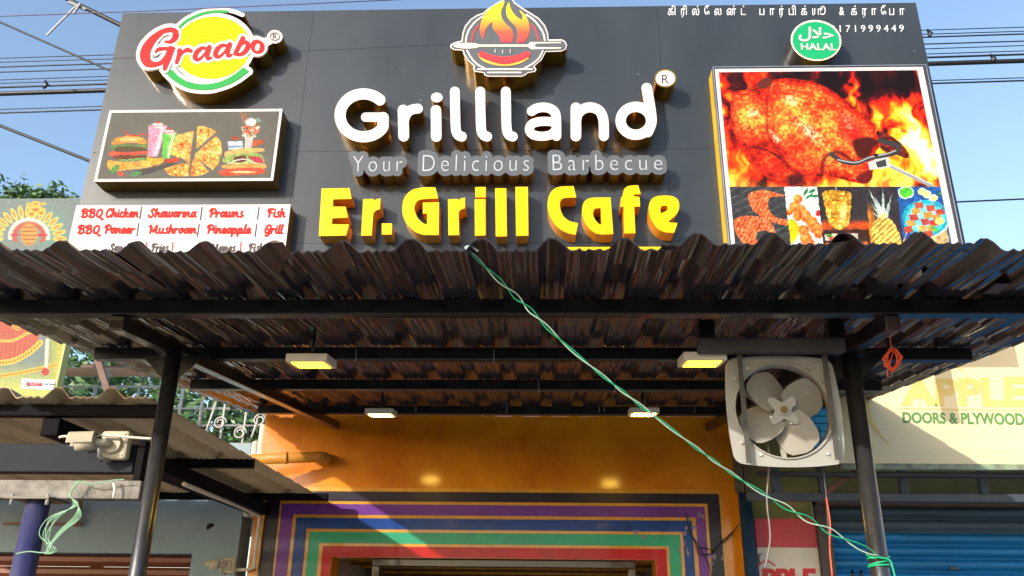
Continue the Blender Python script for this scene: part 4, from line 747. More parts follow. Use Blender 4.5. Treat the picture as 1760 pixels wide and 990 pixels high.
for (px, py, dx, dyy) in ((486, 424, .035, .12), (1712, 490, .05, .09), (262, 548, .05, .12)):     # patched, faded ends of spare sheet
    q = PZ(px, py, A_S+.008, SL); MB().box(q.x-dx/2, q.x+dx/2, q.y-dyy/2, q.y+dyy/2, zf(q.y)-.006, zf(q.y)-.003).build('patch_strip', mat('faded_sheet', (88, 52, 48), .5), can)
q = PZ(1468, 436, A_S, SL); MB().add([(q.x-.09, q.y-.05, q.z+.012), (q.x+.03, q.y-.04, q.z+.03), (q.x+.07, q.y+.03, q.z+.062), (q.x-.03, q.y+.06, q.z+.05)], [(0, 1, 2, 3)]).build('bent_flashing', M_can2, can)
PD = [PZ(880, y, A_P, SL).y for y in (540, 618, 670, 712, 729)]
for k, D_ in enumerate(PD):
    z0 = A_P+SL*D_; x0, x1 = [(XL-.35, XR+.25), (-2.08, 1.93), (-2.0, 1.88), (-1.98, 1.6), (WX0-.05, WX1)][k]
    MB().beam((x0, D_+.025, z0+.03), (x1, D_+.025, z0+.03), .05, .058).build('purlin', M_iron, can, bevel=.004)
RX = [P(192, 556, 2.8).x, P(1541, 551, 2.8).x]
for X_ in RX:
    y0, y1 = 2.83, Dw-.002
    MB().beam((X_, y0, A_R+SL*y0+.0275), (X_, y1, A_R+SL*y1+.0275), .052, .055).build('rafter', M_iron, can, bevel=.004)
    MB().box(X_-.022, X_+.022, y0-.001, y0+.0, A_R+SL*y0+.006, A_R+SL*y0+.049).build('open_tube_end', mat('rust_hollow', (54, 32, 26), .8), can)
M_pole = mat('black_steel_pole', (104, 102, 102), .27, metal=.85, var=.35, scale=5, stretch=(1, 1, .4), bump=.05)
for px, r_ in ((294, .032), (1464, .034)):
    c_ = P(px, 640, 3.3); z1 = A_R+SL*3.3-.002
    po = MB().tube([(c_.x, 3.3, .14), (c_.x, 3.3, z1)], r_, 24).build('post', M_pole, can)
    MB().box(c_.x-.06, c_.x+.06, 3.24, 3.36, z1+.0, z1+.008).build('cap_plate', M_iron, po)
    for s_ in (-1, 1): MB().add([(c_.x+s_*r_, 3.3+d, z1-.002) for d in (-.003, .003)]+[(c_.x+s_*(r_+.10), 3.3+d, z1-.002) for d in (-.003, .003)]+[(c_.x+s_*r_, 3.3+d, z1-.10) for d in (-.003, .003)], [(0, 2, 4), (1, 5, 3), (0, 1, 3, 2), (2, 3, 5, 4), (0, 4, 5, 1)]).build('gusset', M_iron, po)
for (xa, xb, y0, y1, D_) in ((1202, 1452, 580, 603, 3.1),):
    a_, b_ = P(xa, y1, D_), P(xb, y0, D_); MB().box(a_.x, b_.x, D_, D_+.05, a_.z, b_.z).build('fan_cross_bar', mat('dusty_dark_iron', (66, 62, 62), .6, var=.2), can, bevel=.004)
for xa in (1216, 1440): a_ = P(xa, 580, 3.16); MB().box(a_.x-.03, a_.x+.03, 3.16, 3.21, P(xa, 579, 3.16).z, A_S+SL*3.16).build('hanger_bar', M_iron, can)
M_wht = mat('white_cord', (200, 196, 188), .5)
for x_, ya, yb in ((612, 600, 620), (849, 600, 621), (1213, 600, 612), (926, 654, 673), (1057, 654, 673), (1250, 655, 672), (715, 693, 706), (871, 694, 708), (1030, 694, 707), (1039, 694, 706), (1194, 694, 708), (1020, 720, 731), (1153, 722, 731)):
    D_ = min(PD, key=lambda d: abs(P(880, (ya+yb)/2+3, d).z-(A_P+SL*d))); MB().tube([P(x_, ya, D_-.015), P(x_, yb, D_-.015), P(x_-2, yb+1, D_-.018)], .0022, 5).build('hanging_hook', M_wht, can)
# ================================================================ CEILING LIGHTS
M_lbody = mat('lamp_housing', (226, 218, 200), .4)
lamps = [(544, 634, 72), (1200, 632, 68), (659, 717, 47), (1103, 716, 46)]
lam_lab = ['square white ceiling lamp glowing yellow, the nearer one on the left under the canopy', 'square white ceiling lamp glowing yellow, nearer one just left of the fan', 'small far ceiling lamp glowing pale, on the left in front of the orange wall', 'small far ceiling lamp glowing pale, on the right where the green cable crosses it']
for i, (px, py, wpx) in enumerate(lamps):
    q = PZ(px, py, A_R-.046, SL); W_ = .168; y1 = q.y; y0 = y1-.165; z = lambda y: A_R-.046+SL*y
    warm = (255, 204, 36) if i < 2 else (255, 206, 84)
    lt = thing('ceiling_lamp', (q.x, (y0+y1)/2, z(y0)), lam_lab[i], 'lamp', 'square lamps under the canopy')
    d = .02; xa, xb = q.x-W_/2, q.x+W_/2
    hb = MB(); hb.beam((q.x, y0, z(y0)+.018), (q.x, y1, z(y1)+.018), W_, .034, (0, 0, 1)); hb.build('housing', M_lbody, lt, bevel=.004)
    db = MB(); db.add([(xa+d, y0+d, z(y0+d)-.002), (xb-d, y0+d, z(y0+d)-.002), (xb-d, y1-d, z(y1-d)-.002), (xa+d, y1-d, z(y1-d)-.002), (xa+d, y0+d, z(y0+d)+.002), (xb-d, y0+d, z(y0+d)+.002), (xb-d, y1-d, z(y1-d)+.002), (xa+d, y1-d, z(y1-d)+.002)], [(0, 3, 2, 1), (0, 1, 5, 4), (1, 2, 6, 5), (2, 3, 7, 6), (3, 0, 4, 7)])
    db.build('glowing_diffuser', mat('lamp_diffuser_%d' % (i//2), warm, .5, emit=(warm, 26 if i > 1 else 5)), lt)
    MB().tube([(q.x, (y0+y1)/2, z(y0)+.03), (q.x, (y0+y1)/2, A_S+SL*y0)], .006, 6).build('suspension', M_iron, lt)
# ================================================================ EXHAUST FAN
M_fan = mat('grey_fan_enamel', (156, 154, 148), .4, var=.07, scale=5); M_fanb = mat('fan_blade_grey', (134, 130, 122), .38, var=.06, scale=4)
M_bolt = mat('zinc_bolt', (206, 204, 198), .3, metal=.6)
Fd = 3.19; fc = P(1347, 705, Fd); fan = thing('exhaust_fan', fc, 'grey four-bladed exhaust fan in a square frame hanging beside the right pole', 'fan')
LF = lambda x, y, D: Vector((fc.x+x/100, D, fc.z-y/100))       # local plane in centimetres
half = 20.6; pts = []
for sx, sy in ((1, -1), (1, 1), (-1, 1), (-1, -1)):
    pts.append(('c', sx, sy))
ol = []
for k, (sx, sy) in enumerate(((1, -1), (1, 1), (-1, 1), (-1, -1))):
    a0 = [90, 0, -90, -180][k]
    for j in range(7): a = R(a0-90*j/6); ol.append((sx*(half-4.2)+4.2*math.cos(a), sy*(half-4.2)-4.2*math.sin(a)))
    nx = ((1, -1), (1, 1), (-1, 1), (-1, -1))[(k+1) % 4]
    p_ = ol[-1]; e_ = (nx[0]*(half-4.2)+(4.2*math.cos(R([0, -90, -180, 90][k]))), nx[1]*(half-4.2)-4.2*math.sin(R([0, -90, -180, 90][k])))
    for j in range(1, 8):
        t = j/8; m_ = 1-(2*t-1)**2; mx_, my_ = p_[0]+(e_[0]-p_[0])*t, p_[1]+(e_[1]-p_[1])*t; l_ = math.hypot(mx_, my_); ol.append((mx_*(1+.05*m_), my_*(1+.05*m_)))
s = Sh().poly(ol); s.cut([(18.6*math.cos(2*math.pi*i/80), 18.6*math.sin(2*math.pi*i/80)) for i in range(80)])
plate(contours(s, .4, 0, .02), LF, Fd-.002, .004).build('frame', M_fan, fan, bevel=.0015)
rg = MB(); n = 64
prf = [(18.6, -.002), (18.9, -.008), (18.5, -.011), (18.1, -.004), (18.0, .05), (18.5, .05)]
rg.add([(fc.x+r_/100*math.cos(2*math.pi*i/n), Fd+d, fc.z+r_/100*math.sin(2*math.pi*i/n)) for i in range(n) for r_, d in prf], [(i*6+j, i*6+(j+1) % 6, ((i+1) % n)*6+(j+1) % 6, ((i+1) % n)*6+j) for i in range(n) for j in range(6)], True)
rg.build('venturi_ring', M_fan, fan)
for a in (122, 30, 208, 299):
    mb = MB(); c, s_ = math.cos(R(a)), math.sin(R(a)); out = cr([(2.5, 2.0), (4.5, 5.0), (9, 7.6), (14, 7.0), (17.1, 3.2), (17.4, -1.5), (15.5, -5.6), (11, -7.4), (6.5, -6.2), (3.4, -3.2), (2.2, -1)], 4, True)
    NR, NS = 9, 14; g_ = []
    for i in range(NR+1):
        r_ = 2.3+(17.4-2.3)*i/NR; f_ = (r_-2.3)/(17.4-2.3); wd = 7.7*math.sin(math.pi*min(1, .24+.52*f_**.9))**.8*(1 if f_ < .8 else math.sqrt(max(.02, 1-((f_-.8)/.205)**2)))
        for j in range(NS+1):
            v_ = (j/NS*2-1)*wd; tw = R(26-10*f_); g_.append((r_, v_*math.cos(tw), v_*math.sin(tw)*.9-.012*v_*v_+(.25 if abs(v_) < .5 and .25 < f_ < .7 else 0)))
    W_ = lambda q, dd: (fc.x+(q[0]*c-q[1]*s_)/100, Fd+.022-q[2]/100+dd, fc.z+(q[0]*s_+q[1]*c)/100)
    k = NS+1; fs = [(i*k+j, i*k+j+1, (i+1)*k+j+1, (i+1)*k+j) for i in range(NR) for j in range(NS)]
    mb.add([W_(q, 0) for q in g_], fs, True); mb.add([W_(q, .0015) for q in g_], [f[::-1] for f in fs], True)
    bl = mb.build('blade', M_fanb, fan)
    q = W_((5.3, 0, 0), -.008); MB().tube([(q[0], q[1]-.004, q[2]), (q[0], q[1]+.012, q[2])], .0055, 8).build('bolt', M_bolt, bl)
sp = Sh()
for a in (75, 165, 255, 345): sp.stroke([(0, 0), (5.6*math.cos(R(a-28)), -5.6*math.sin(R(a-28)))], [5.4, 2.8])
plate(contours(sp, .25, 0, .02), LF, Fd+.006, .006).build('hub_plate', M_fan, fan, bevel=.001)
MB().tube([(fc.x, Fd-.006, fc.z), (fc.x, Fd+.02, fc.z)], .021, 24).build('hub', M_fan, fan); MB().tube([(fc.x, Fd-.0075, fc.z), (fc.x, Fd-.0062, fc.z)], .015, 18).build('shaft_end', mat('old_brass', (120, 96, 56), .4, metal=.7), fan)
MB().tube([(fc.x, Fd+.045, fc.z), (fc.x, Fd+.05, fc.z), (fc.x, Fd+.15, fc.z), (fc.x, Fd+.17, fc.z)], [.04, .055, .055, .03], 24).build('motor', M_fan, fan)
for a in (35, 145, 270): MB().beam((fc.x, Fd+.11, fc.z), (fc.x+.185*math.cos(R(a)), Fd+.055, fc.z+.185*math.sin(R(a))), .02, .004, (0, 1, 0)).build('motor_bracket', M_fan, fan)
for a, b in ((-12.6, -16.3), (11.6, -16.5), (-17.6, -12.0), (-17.2, 12.6), (-10.5, 17.0), (14.2, 16.6), (18.2, -10.8), (18.6, 11.0), (17.7, 17.2)):
    q = LF(a, b, Fd-.004); MB().tube([q, q+Vector((0, -.006, 0))], .0072, 6).build('bolt', M_bolt, fan)
q = LF(-15.5, 17.4, Fd-.0026); MB().tube([q, q+Vector((0, -.0006, 0))], .0055, 12).build('empty_hole', MT['hole_dark'], fan)
M_strap = mat('grey_strap_iron', (84, 80, 74), .5, metal=.4, var=.2)
for (x0, y0), (x1, y1), wd in (((1269, 596), (1284, 796), .018), ((1415, 596), (1439, 790), .02)):
    a_, b_ = P(x0, y0, Fd-.035), P(x1, y1, Fd-.035); MB().beam(a_, (a_.x, b_.y, b_.z), wd, .005, (0, 1, 0)).build('mounting_strap', M_strap, fan)
for nm, q, c_, lab in (('hanging_wire', [(1320, 762), (1322, 800), (1318, 860), (1324, 920), (1318, 962), (1314, 975)], (118, 110, 106), 'thin grey wire hanging down from the back of the exhaust fan motor'), ('hanging_wire', [(1408, 735), (1414, 800), (1420, 850), (1424, 910), (1432, 995)], (60, 52, 60), 'dark wire hanging below the right side of the fan')):
    MB().tube([P(x, y, Fd+.1) for x, y in cr(q, 4)], .0035, 6).build(nm, mat('wire_%d' % c_[0], c_, .5), label=lab, cat='wire')
MB().tube([P(x, y, Fd+.095) for x, y in cr([(1420, 855), (1427, 900), (1426, 940), (1431, 995)], 4)], .003, 6).build('hanging_wire', mat('orange_wire', (226, 84, 44), .5), label='orange wire hanging beside the dark one under the fan', cat='wire')
rs = random.Random(4); q = PZ(1530, 556, A_R+.0, SL); q = P(1530, 556, 3.0); lp = [P(1528, 560, 3.0), P(1532, 600, 3.0)]
for i in range(70):
    a = i*.9; lp.append(P(1534+(14+rs.uniform(-3, 3))*math.cos(a)*(1 if i % 9 < 6 else .5)+4*math.sin(a), 618+(16+rs.uniform(-4, 4))*math.sin(a)-7*math.cos(a), 3.0+rs.uniform(-.02, .02)))
MB().tube(lp+[P(1525, 640, 3.0), P(1526, 648, 3.0)], .0024, 5, False).build('wire_bundle', MT['orange_wire'], label='tangled coil of orange-red wire hanging from the right rafter of the canopy', cat='wire')
# ================================================================ TWISTED CABLE
M_cg = mat('green_wire', (26, 168, 116), .4, var=.1); M_cw = mat('pale_green_wire', (176, 206, 186), .4, var=.1)
cp = cr([(802, 427), (852, 476), (905, 527), (975, 595), (1050, 657), (1125, 715), (1200, 772), (1270, 822), (1340, 865), (1430, 915), (1508, 955)], 14); nP = len(cp)
cbl = thing('twisted_cable', P(1508, 955, 3.25), 'green and white twisted cable running diagonally from the canopy edge to the right pole', 'cable')
for j, m_ in enumerate((M_cg, M_cw)):
    W_ = []
    for i, (x, y) in enumerate(cp):
        f_ = i/(nP-1); a = i*.42+math.pi*j+math.sin(i*.21)*.6; am = .0034+.004*max(0, math.sin(f_*9.4))**3+(.008*max(0, (f_-.78))/.22); q = P(x, y, 2.33+(3.25-2.33)*f_); W_.append(q+Vector((am*math.cos(a)*.7, am*math.sin(a)*.5, am*math.cos(a)*.8)))
    MB().tube(W_, .0024, 6).build('strand', m_, cbl)
pc = P(1464, 640, 3.3)
for k, (y, tl_) in enumerate(((955, 8), (962, -3), (968, 5), (974, 3))):
    zc = P(1508, y, 3.3).z; MB().tube([(pc.x+.038*math.cos(a), 3.3+.038*math.sin(a), zc+.006*math.sin(a+k)*tl_/4) for a in [i*.33 for i in range(20)]], .0034, 6).build('wrap', M_cg, cbl)
MB().tube([P(x, y, 3.25) for x, y in cr([(1505, 957), (1528, 962), (1534, 975), (1540, 998)], 5)], .0034, 6).build('loose_end', M_cg, cbl)
MB().tube([P(x, y, 2.32) for x, y in cr([(806, 432), (800, 425), (810, 424), (822, 432)], 5)], .003, 6).build('loop', M_cw, cbl)
# ================================================================ LEFT LEAN-TO
M_bei = mat('beige_roof_sheet', (196, 178, 146), .5, var=.12, scale=4, stretch=(5, .6, 1)); M_navy = mat('dark_navy_iron', (16, 15, 20), .7, spec=.08, var=.3, scale=7)
ln = thing('lean_to_roof', (-3, 4.8, 0), 'beige corrugated lean-to roof on dark beams over the neighbouring shop at left', 'roof')
Dl = 3.42; zL = P(130, 716, Dl).z; xr = P(268, 700, Dl).x
zfl = lambda y: zL+.052
n_ = 14; roof_sheet('roof_sheet', xr-n_*.225+.02, n_, Dl-.10, 6.16, M_bei, ln, zfl, 1.25, .225, .22, 22, .0006)
for py, x1 in ((716, 268), (803, 433), (858, 562)):
    D_ = PZ(300, py, zL).y; MB().beam((-4.4, D_+.02, zL+.025), (P(x1, py, D_).x, D_+.02, zL+.025), .05, .048).build('purlin', M_navy, ln, bevel=.003)
for X_, y0 in ((P(88, 735, Dl+.02).x, Dl+.01), (P(449, 884, 6.1).x, 4.0)):
    MB().beam((X_, y0, zL-.04), (X_, 6.19, zL-.04), .075, .075).build('rafter', M_navy, ln, bevel=.004)
a_, b_ = P(0, 811, 3.4), P(236, 759, 3.4); MB().box(-4.3, b_.x, 3.4, 3.46, a_.z, P(0, 762, 3.4).z).build('front_beam', mat('blue_grey_iron', (34, 38, 46), .6, spec=.12, var=.25, scale=4, stretch=(.5, 1, 1)), ln, bevel=.004)
a_, b_ = P(226, 830, 3.37), P(252, 757, 3.37); MB().box(a_.x, b_.x, 3.37, 3.43, a_.z, b_.z).build('stub_post', M_navy, ln, bevel=.003)
a_, b_ = P(0, 856, 3.28), P(243, 826, 3.28); MB().box(-4.3, b_.x, 3.28, 3.36, a_.z, b_.z).build('white_beam', mat('chipped_white_paint', (150, 146, 138), .7, spec=.15, var=.15, scale=14, c2=(104, 98, 92), bump=.2), ln, bevel=.004)
c_ = P(66, 862, 3.32); po = MB().tube([(c_.x, 3.32, .14), (c_.x, 3.32, c_.z)], .044, 28).build('post', mat('worn_blue_paint', (44, 46, 96), .4, var=.3, scale=9, stretch=(1, 1, .3), c2=(80, 80, 104)), ln)
MB().box(c_.x-.085, c_.x+.085, 3.24, 3.40, c_.z+.001, c_.z+.009).build('cap_plate', M_strap, po)
for s_ in (-.07, .07): MB().tube([(c_.x+s_, 3.26, c_.z-.02), (c_.x+s_, 3.26, c_.z+.02)], .007, 6).build('bolt', M_bolt, po)
M_cond = mat('white_conduit', (206, 198, 184), .45, var=.06)
cn = MB(); X_ = P(449, 884, 6.1).x-.06
cn.tube([P(x, y, d) for x, y, d in ((316, 832, 4.5), (350, 846, 4.9), (405, 868, 5.6), (444, 886, 6.12), (446, 890, 6.14), (441, 935, 6.14), (436, 976, 6.14), (425, 979, 6.14), (400, 979, 6.14))], .0125, 8)
cn.build('wall_conduit', M_cond, label='white cable conduit along the lean-to rafter down to the small camera', cat='conduit')
MB().tube([P(x, y, 3.3) for x, y in cr([(102, 752), (112, 750), (150, 752), (180, 748), (230, 752), (262, 754)], 4)], .0055, 8).build('wall_conduit', M_cond, label='short white conduit feeding the larger camera on the blue beam', cat='conduit')
nz = MB().box(P(5, 895, 6.17).x, P(138, 895, 6.17).x, 6.17, 6.2, P(5, 901, 6.17).z, P(5, 897, 6.17).z); a_ = P(134, 860, 6.17); nz.box(P(130, 880, 6.17).x, P(137, 880, 6.17).x, 6.165, 6.19, P(137, 905, 6.17).z, a_.z); nz.build('wood_trim', mat('brown_trim_wood', (128, 92, 62), .6), label='thin brown wooden trim on the pale blue wall behind the blue post', cat='trim')
M_camw = mat('camera_white_plastic', (190, 180, 158), .5, spec=.2, var=.03)
def cctv(loc, sc, label):
    t = thing('security_camera', loc, label, 'camera', 'white bullet cameras on the left'); X, Y, Z = loc
    MB().box(X-.055*sc, X+.055*sc, Y-.045*sc, Y, Z-.055*sc, Z+.055*sc).build('junction_box', M_camw, t, bevel=.012*sc)
    MB().tube([(X, Y-.045*sc, Z), (X, Y-.06*sc, Z)], [.038*sc, .033*sc], 20).build('base_disc', M_camw, t)
    MB().tube([(X-.005*sc, Y-.06*sc, Z), (X-.015*sc, Y-.09*sc, Z), (X-.045*sc, Y-.10*sc, Z)], .014*sc, 12).build('arm', M_camw, t)
    d = Vector((-1, -.30, -.10)).normalized(); c0 = Vector((X-.045*sc, Y-.10*sc, Z+.002)); b = MB().tube([c0, c0+d*.01*sc, c0+d*.066*sc], [.024*sc, .031*sc, .034*sc], 20).build('camera_body', M_camw, t)
    u = Vector((0, 0, 1)); r_ = d.cross(u).normalized(); n = 12; vs = []
    for k in (.004, .092): vs += [c0+d*k*sc+(r_*math.cos(a)+u*math.sin(a))*.038*sc for a in [math.pi*(-.08+1.16*i/n) for i in range(n+1)]]
    hd = MB(); hd.add(vs, [(i, i+1, n+2+i, n+1+i) for i in range(n)], True); hd.build('sun_hood', M_camw, t)
    MB().tube([c0+d*.067*sc, c0+d*.069*sc], .03*sc, 18).build('lens_glass', mat('lens_black', (26, 24, 26), .12), t)
    for a, b_ in ((-.04, -.04), (.04, -.04), (-.04, .04), (.04, .04)): MB().tube([(X+a*sc, Y-.046*sc, Z+b_*sc), (X+a*sc, Y-.0445*sc, Z+b_*sc)], .004*sc, 6).build('screw', M_iron, t)
    MB().tube([(X-.03*sc, Y-.09*sc, Z-.02*sc), (X-.035*sc, Y-.07*sc, Z-.05*sc), (X-.01*sc, Y-.03*sc, Z-.06*sc)], .006*sc, 6).build('cable_tail', M_bolt, t)
q = P(204, 768, 3.39); cctv((q.x, 3.39, q.z), 1.05, 'larger white bullet security camera on the dark beam beside the left pole')
q = P(394, 972, 6.14); cctv((q.x, 6.14, q.z), .95, 'smaller white bullet security camera low on the far wall by the conduit')
wl_ = MB()
for k in range(5): wl_.tube([P(x, y, 3.24) for x, y in cr([(132+k*2, 826), (122-k, 850), (126+k*2, 868), (100-4*k, 890), (80-3*k+8*(k % 2), 920), (82+4*k, 945), (78, 950), (100+k*2, 915), (126+k*3, 890), (135, 870), (128, 862)], 5)], .0022, 5)
wl_.tube([P(x, y, 3.24) for x, y in cr([(28, 952), (50, 948), (78, 950), (88, 940), (86, 930)], 5)], .0028, 5); wl_.tube([P(x, y, 3.24) for x, y in cr([(135, 852), (128, 838), (134, 828), (160, 832), (190, 826), (215, 824)], 5)], .0025, 5)
wl_.build('wire_loops', mat('dusty_green_wire', (120, 160, 130), .5), label='loose pale green wire loops hung from the white beam around the blue post', cat='wire')
MB().tube([P(x, y, 3.25) for x, y in cr([(192, 825), (196, 840), (194, 856), (198, 840), (196, 826)], 5)], .003, 5).build('tie_string', M_wht, label='white string tied round the white beam', cat='string')
# ================================================================ RIGHT NEIGHBOUR
M_olive = mat('olive_plaster', (128, 128, 78), .8, var=.14, scale=4, bump=.3, bscale=18)
rb = thing('neighbour_building', (3.5, Dw, 0), 'olive plastered building with blue shutter right of the orange shop', 'building')
SX0 = P(1425, 920, Dw).x
MB().box(WX1+.092, SX0-.09, Dw+.02, Dw+.25, 0, 3.3).box(SX0-.09, 7, Dw+.02, Dw+.25, P(1600, 858, Dw).z, 3.3).build('front_wall', M_olive, rb)
MB().box(SX0-.09, SX0, Dw-.06, Dw+.019, 0, P(1600, 862, Dw).z).build('shutter_guide', mat('rusty_grey_jamb', (74, 66, 62), .6, var=.3, scale=12), rb)
MB().box(SX0-.09, 7, Dw-.10, Dw+.019, P(1600, 872, Dw).z, P(1600, 860, Dw).z).build('shutter_box', mat('brown_lintel', (84, 62, 54), .6, var=.2), rb)
st = thing('rolling_shutter', (4, Dw+.1, 0), 'closed blue rolling shutter of the shop at lower right', 'shutter')
M_shb1 = mat('blue_shutter_paint', (20, 120, 190), .42, var=.2, scale=3, stretch=(.6, 1, 10), c2=(20, 96, 150)); M_shb2 = mat('grey_blue_slat', (62, 84, 104), .55, var=.2, scale=3, stretch=(.6, 1, 10))
z = P(1600, 872, Dw+.05).z; i = 0
while z > .16:
    hgt = .088; MB().add([(x, y, z+dz) for x in (SX0, 7) for y, dz in ((Dw+.06, 0), (Dw+.02, -.012), (Dw+.005, -.035), (Dw+.02, -.06), (Dw+.06, -.07), (Dw+.062, -hgt))], [(j, j+1, j+7, j+6) for j in range(5)], True).build('slat', M_shb2 if i in (0, 1) else M_shb1, st); z -= hgt; i += 1  # top two slats are a darker, greyer blue than the rest
for x_ in (1465, 1480): q = P(x_, 985, Dw); MB().tube([(q.x, Dw-.01, q.z-.04), (q.x, Dw-.01, q.z+.02)], .01, 8).build('lock_stub', M_iron, st)
q = P(1640, 977, Dw); MB().box(q.x-.03, q.x+.03, Dw-.004, Dw+.01, q.z-.008, q.z+.008).build('handle_slot', M_iron, st)
pn = thing('wall_sign', P(1350, 960, Dw), 'white wall panel with red top band and red letters, low on the olive wall', 'sign')
a_, b_ = P(1297, 990, Dw-.01), P(1409, 892, Dw-.01); zr = P(1350, 941, Dw-.01).z
MB().box(WX1+.093, SX0-.092, Dw-.006, Dw+.018, 0.9, zr).build('white_band', mat('grubby_white_paint', (206, 200, 194), .6, var=.07), pn)
MB().box(WX1+.093, SX0-.092, Dw-.006, Dw+.018, zr+.001, b_.z).build('red_band', mat('faded_red_paint', (190, 72, 84), .6, var=.1), pn)
M_rl = mat('red_letter_paint', (196, 40, 40), .5)
text_on("PPLE", [(1310, 977), (1402, 977), (1405, 1012), (1312, 1012)], Dw-.0095, M_rl, pn, .003, offset=.05)
s = Sh(); s.stroke(cr([(1302, 988), (1304, 972), (1318, 964), (1332, 972)], 5), [2.5]*16); flat('fruit_outline', s, Dw-.0095, M_rl, pn); s = Sh(); s.stroke(cr([(1304, 966), (1304, 956), (1309, 951)], 4), [5, 5, 4, 4, 3, 3, 2, 2, 1]); flat('fruit_leaf', s, Dw-.0095, mat('leaf_grey', (70, 90, 80), .6), pn)
bpo = thing('blue_pipe_post', P(1290, 990, 6.05), 'dark blue pipe post at the right corner of the orange shopfront', 'post')
q = P(1286, 920, 6.05); MB().tube([(q.x, 6.05, .14), (q.x, 6.05, P(1280, 848, 6.05).z)], .046, 20).build('lower_pipe', mat('dark_blue_paint', (30, 56, 84), .4, var=.25), bpo)
MB().box(q.x-.055, q.x-.012, 6.03, 6.09, P(1280, 847, 6.05).z, 2.95).box(q.x+.005, q.x+.045, 6.03, 6.09, P(1280, 847, 6.05).z, 2.95).build('upper_twin_bars', mat('grey_brown_iron', (84, 76, 66), .6, var=.2), bpo)
# sign of the door shop
Ds = 5.35; sg = thing('flex_sign', P(1600, 700, Ds), 'cream flex banner sign with yellow and green lettering over the shop at right', 'sign')
x0 = P(1437, 740, Ds).x; zb = P(1600, 797, Ds).z; zt = P(1700, 500, Ds).z
M_flex = mat('cream_flex', (216, 198, 158), .45, var=.03, scale=1.2, stretch=(.3, 1, 6), bump=.3, bscale=3)
MB().box(x0, 6.2, Ds, Ds+.004, zb, zt).build('flex_face', M_flex, sg)
MB().box(x0, 6.2, Ds-.004, Ds+.05, zb-.035, zb-.001).build('green_lower_edge', mat('pale_green_edge', (150, 168, 132), .5, c2=(84, 74, 66)), sg)
MB().box(x0+.01, 6.19, Ds+.0045, Ds+.05, zb, zt-.01).build('frame_box', M_steel, sg)
M_syl = mat('sign_yellow', (208, 180, 106), .45); M_sgr = mat('sign_green', (84, 132, 72), .45)
text_on("APPLE", [(1548, 651), (1762, 647), (1766, 700), (1548, 697)], Ds-.003, M_syl, sg, .002, offset=.045)
text_on("DOORS & PLYWOOD", [(1551, 708), (1759, 710), (1762, 731), (1552, 727)], Ds-.003, M_sgr, sg, .002, offset=.03)
s = Sh().stroke([(1549, 701.5), (1775, 706)], 1.6); s.stroke(cr([(1488, 672), (1490, 700), (1500, 730), (1530, 766)], 6), [1]+[8]*3+[9]*6+[6]*5+[3, 2, 1, .5]); s.stroke(cr([(1632, 618), (1648, 628), (1656, 640)], 5), [1, 3, 6, 7, 7, 7, 6, 5, 4, 2, 1]); flat('printed_curves', s, Ds-.003, M_syl, sg)
sf = thing('sign_support_frame', (3, 5.6, 2.3), 'dark steel frame of beams and short struts under the cream sign', 'frame')
M_sf = mat('slate_painted_steel', (62, 70, 80), .5, var=.25)
zt2 = zb-.04; a_ = P(1600, 862, 5.6); b_ = P(1600, 848, 5.6)
MB().box(P(1286, 850, 5.6).x, 6.2, 5.6, 5.66, a_.z, b_.z).build('lower_beam', M_sf, sf, bevel=.004); MB().box(P(1300, 800, 5.42).x, 6.2, 5.42, 5.47, zt2-.03, zt2).build('upper_beam', M_steel, sf, bevel=.004)
for x_ in (1337, 1417, 1556, 1693): q = P(x_, 850, 5.61); MB().beam((q.x, 5.62, b_.z+.001), (P(x_-8, 800, 5.5).x, 5.5, zt2+.05), .05, .04, (0, 1, 0)).build('strut', M_sf, sf)
MB().beam(P(1420, 847, 5.6), P(1478, 803, 5.5), .03, .03, (0, 1, 0)).build('diagonal', mat('rust_red_iron', (104, 64, 52), .6), sf)
MB().beam(P(1305, 815, 5.6), P(1352, 775, 5.5), .03, .03, (0, 1, 0)).build('diagonal', MT['rust_red_iron'], sf)
bs = thing('blue_roof_panel', P(1400, 735, 5.0), 'small bright blue ribbed plastic panel seen through the lower right of the fan', 'panel')
M_bp = mat('bright_blue_plastic', (64, 170, 226), .35, var=.05)
for i in range(5):
    for (xa, xb) in ((1378, 1398), (1400, 1424)): a_, b_ = P(xa, 766-i*13, 5.0), P(xb, 755-i*13, 5.0); MB().box(a_.x, b_.x, 5.0, 5.02, a_.z, b_.z).build('panel_rib', M_bp, bs)
a_, b_ = P(1370, 770, 5.03), P(1426, 700, 5.03); MB().box(a_.x, b_.x, 5.022, 5.03, a_.z, b_.z).build('back_sheet', mat('blue_plastic_back', (40, 130, 190), .4), bs)
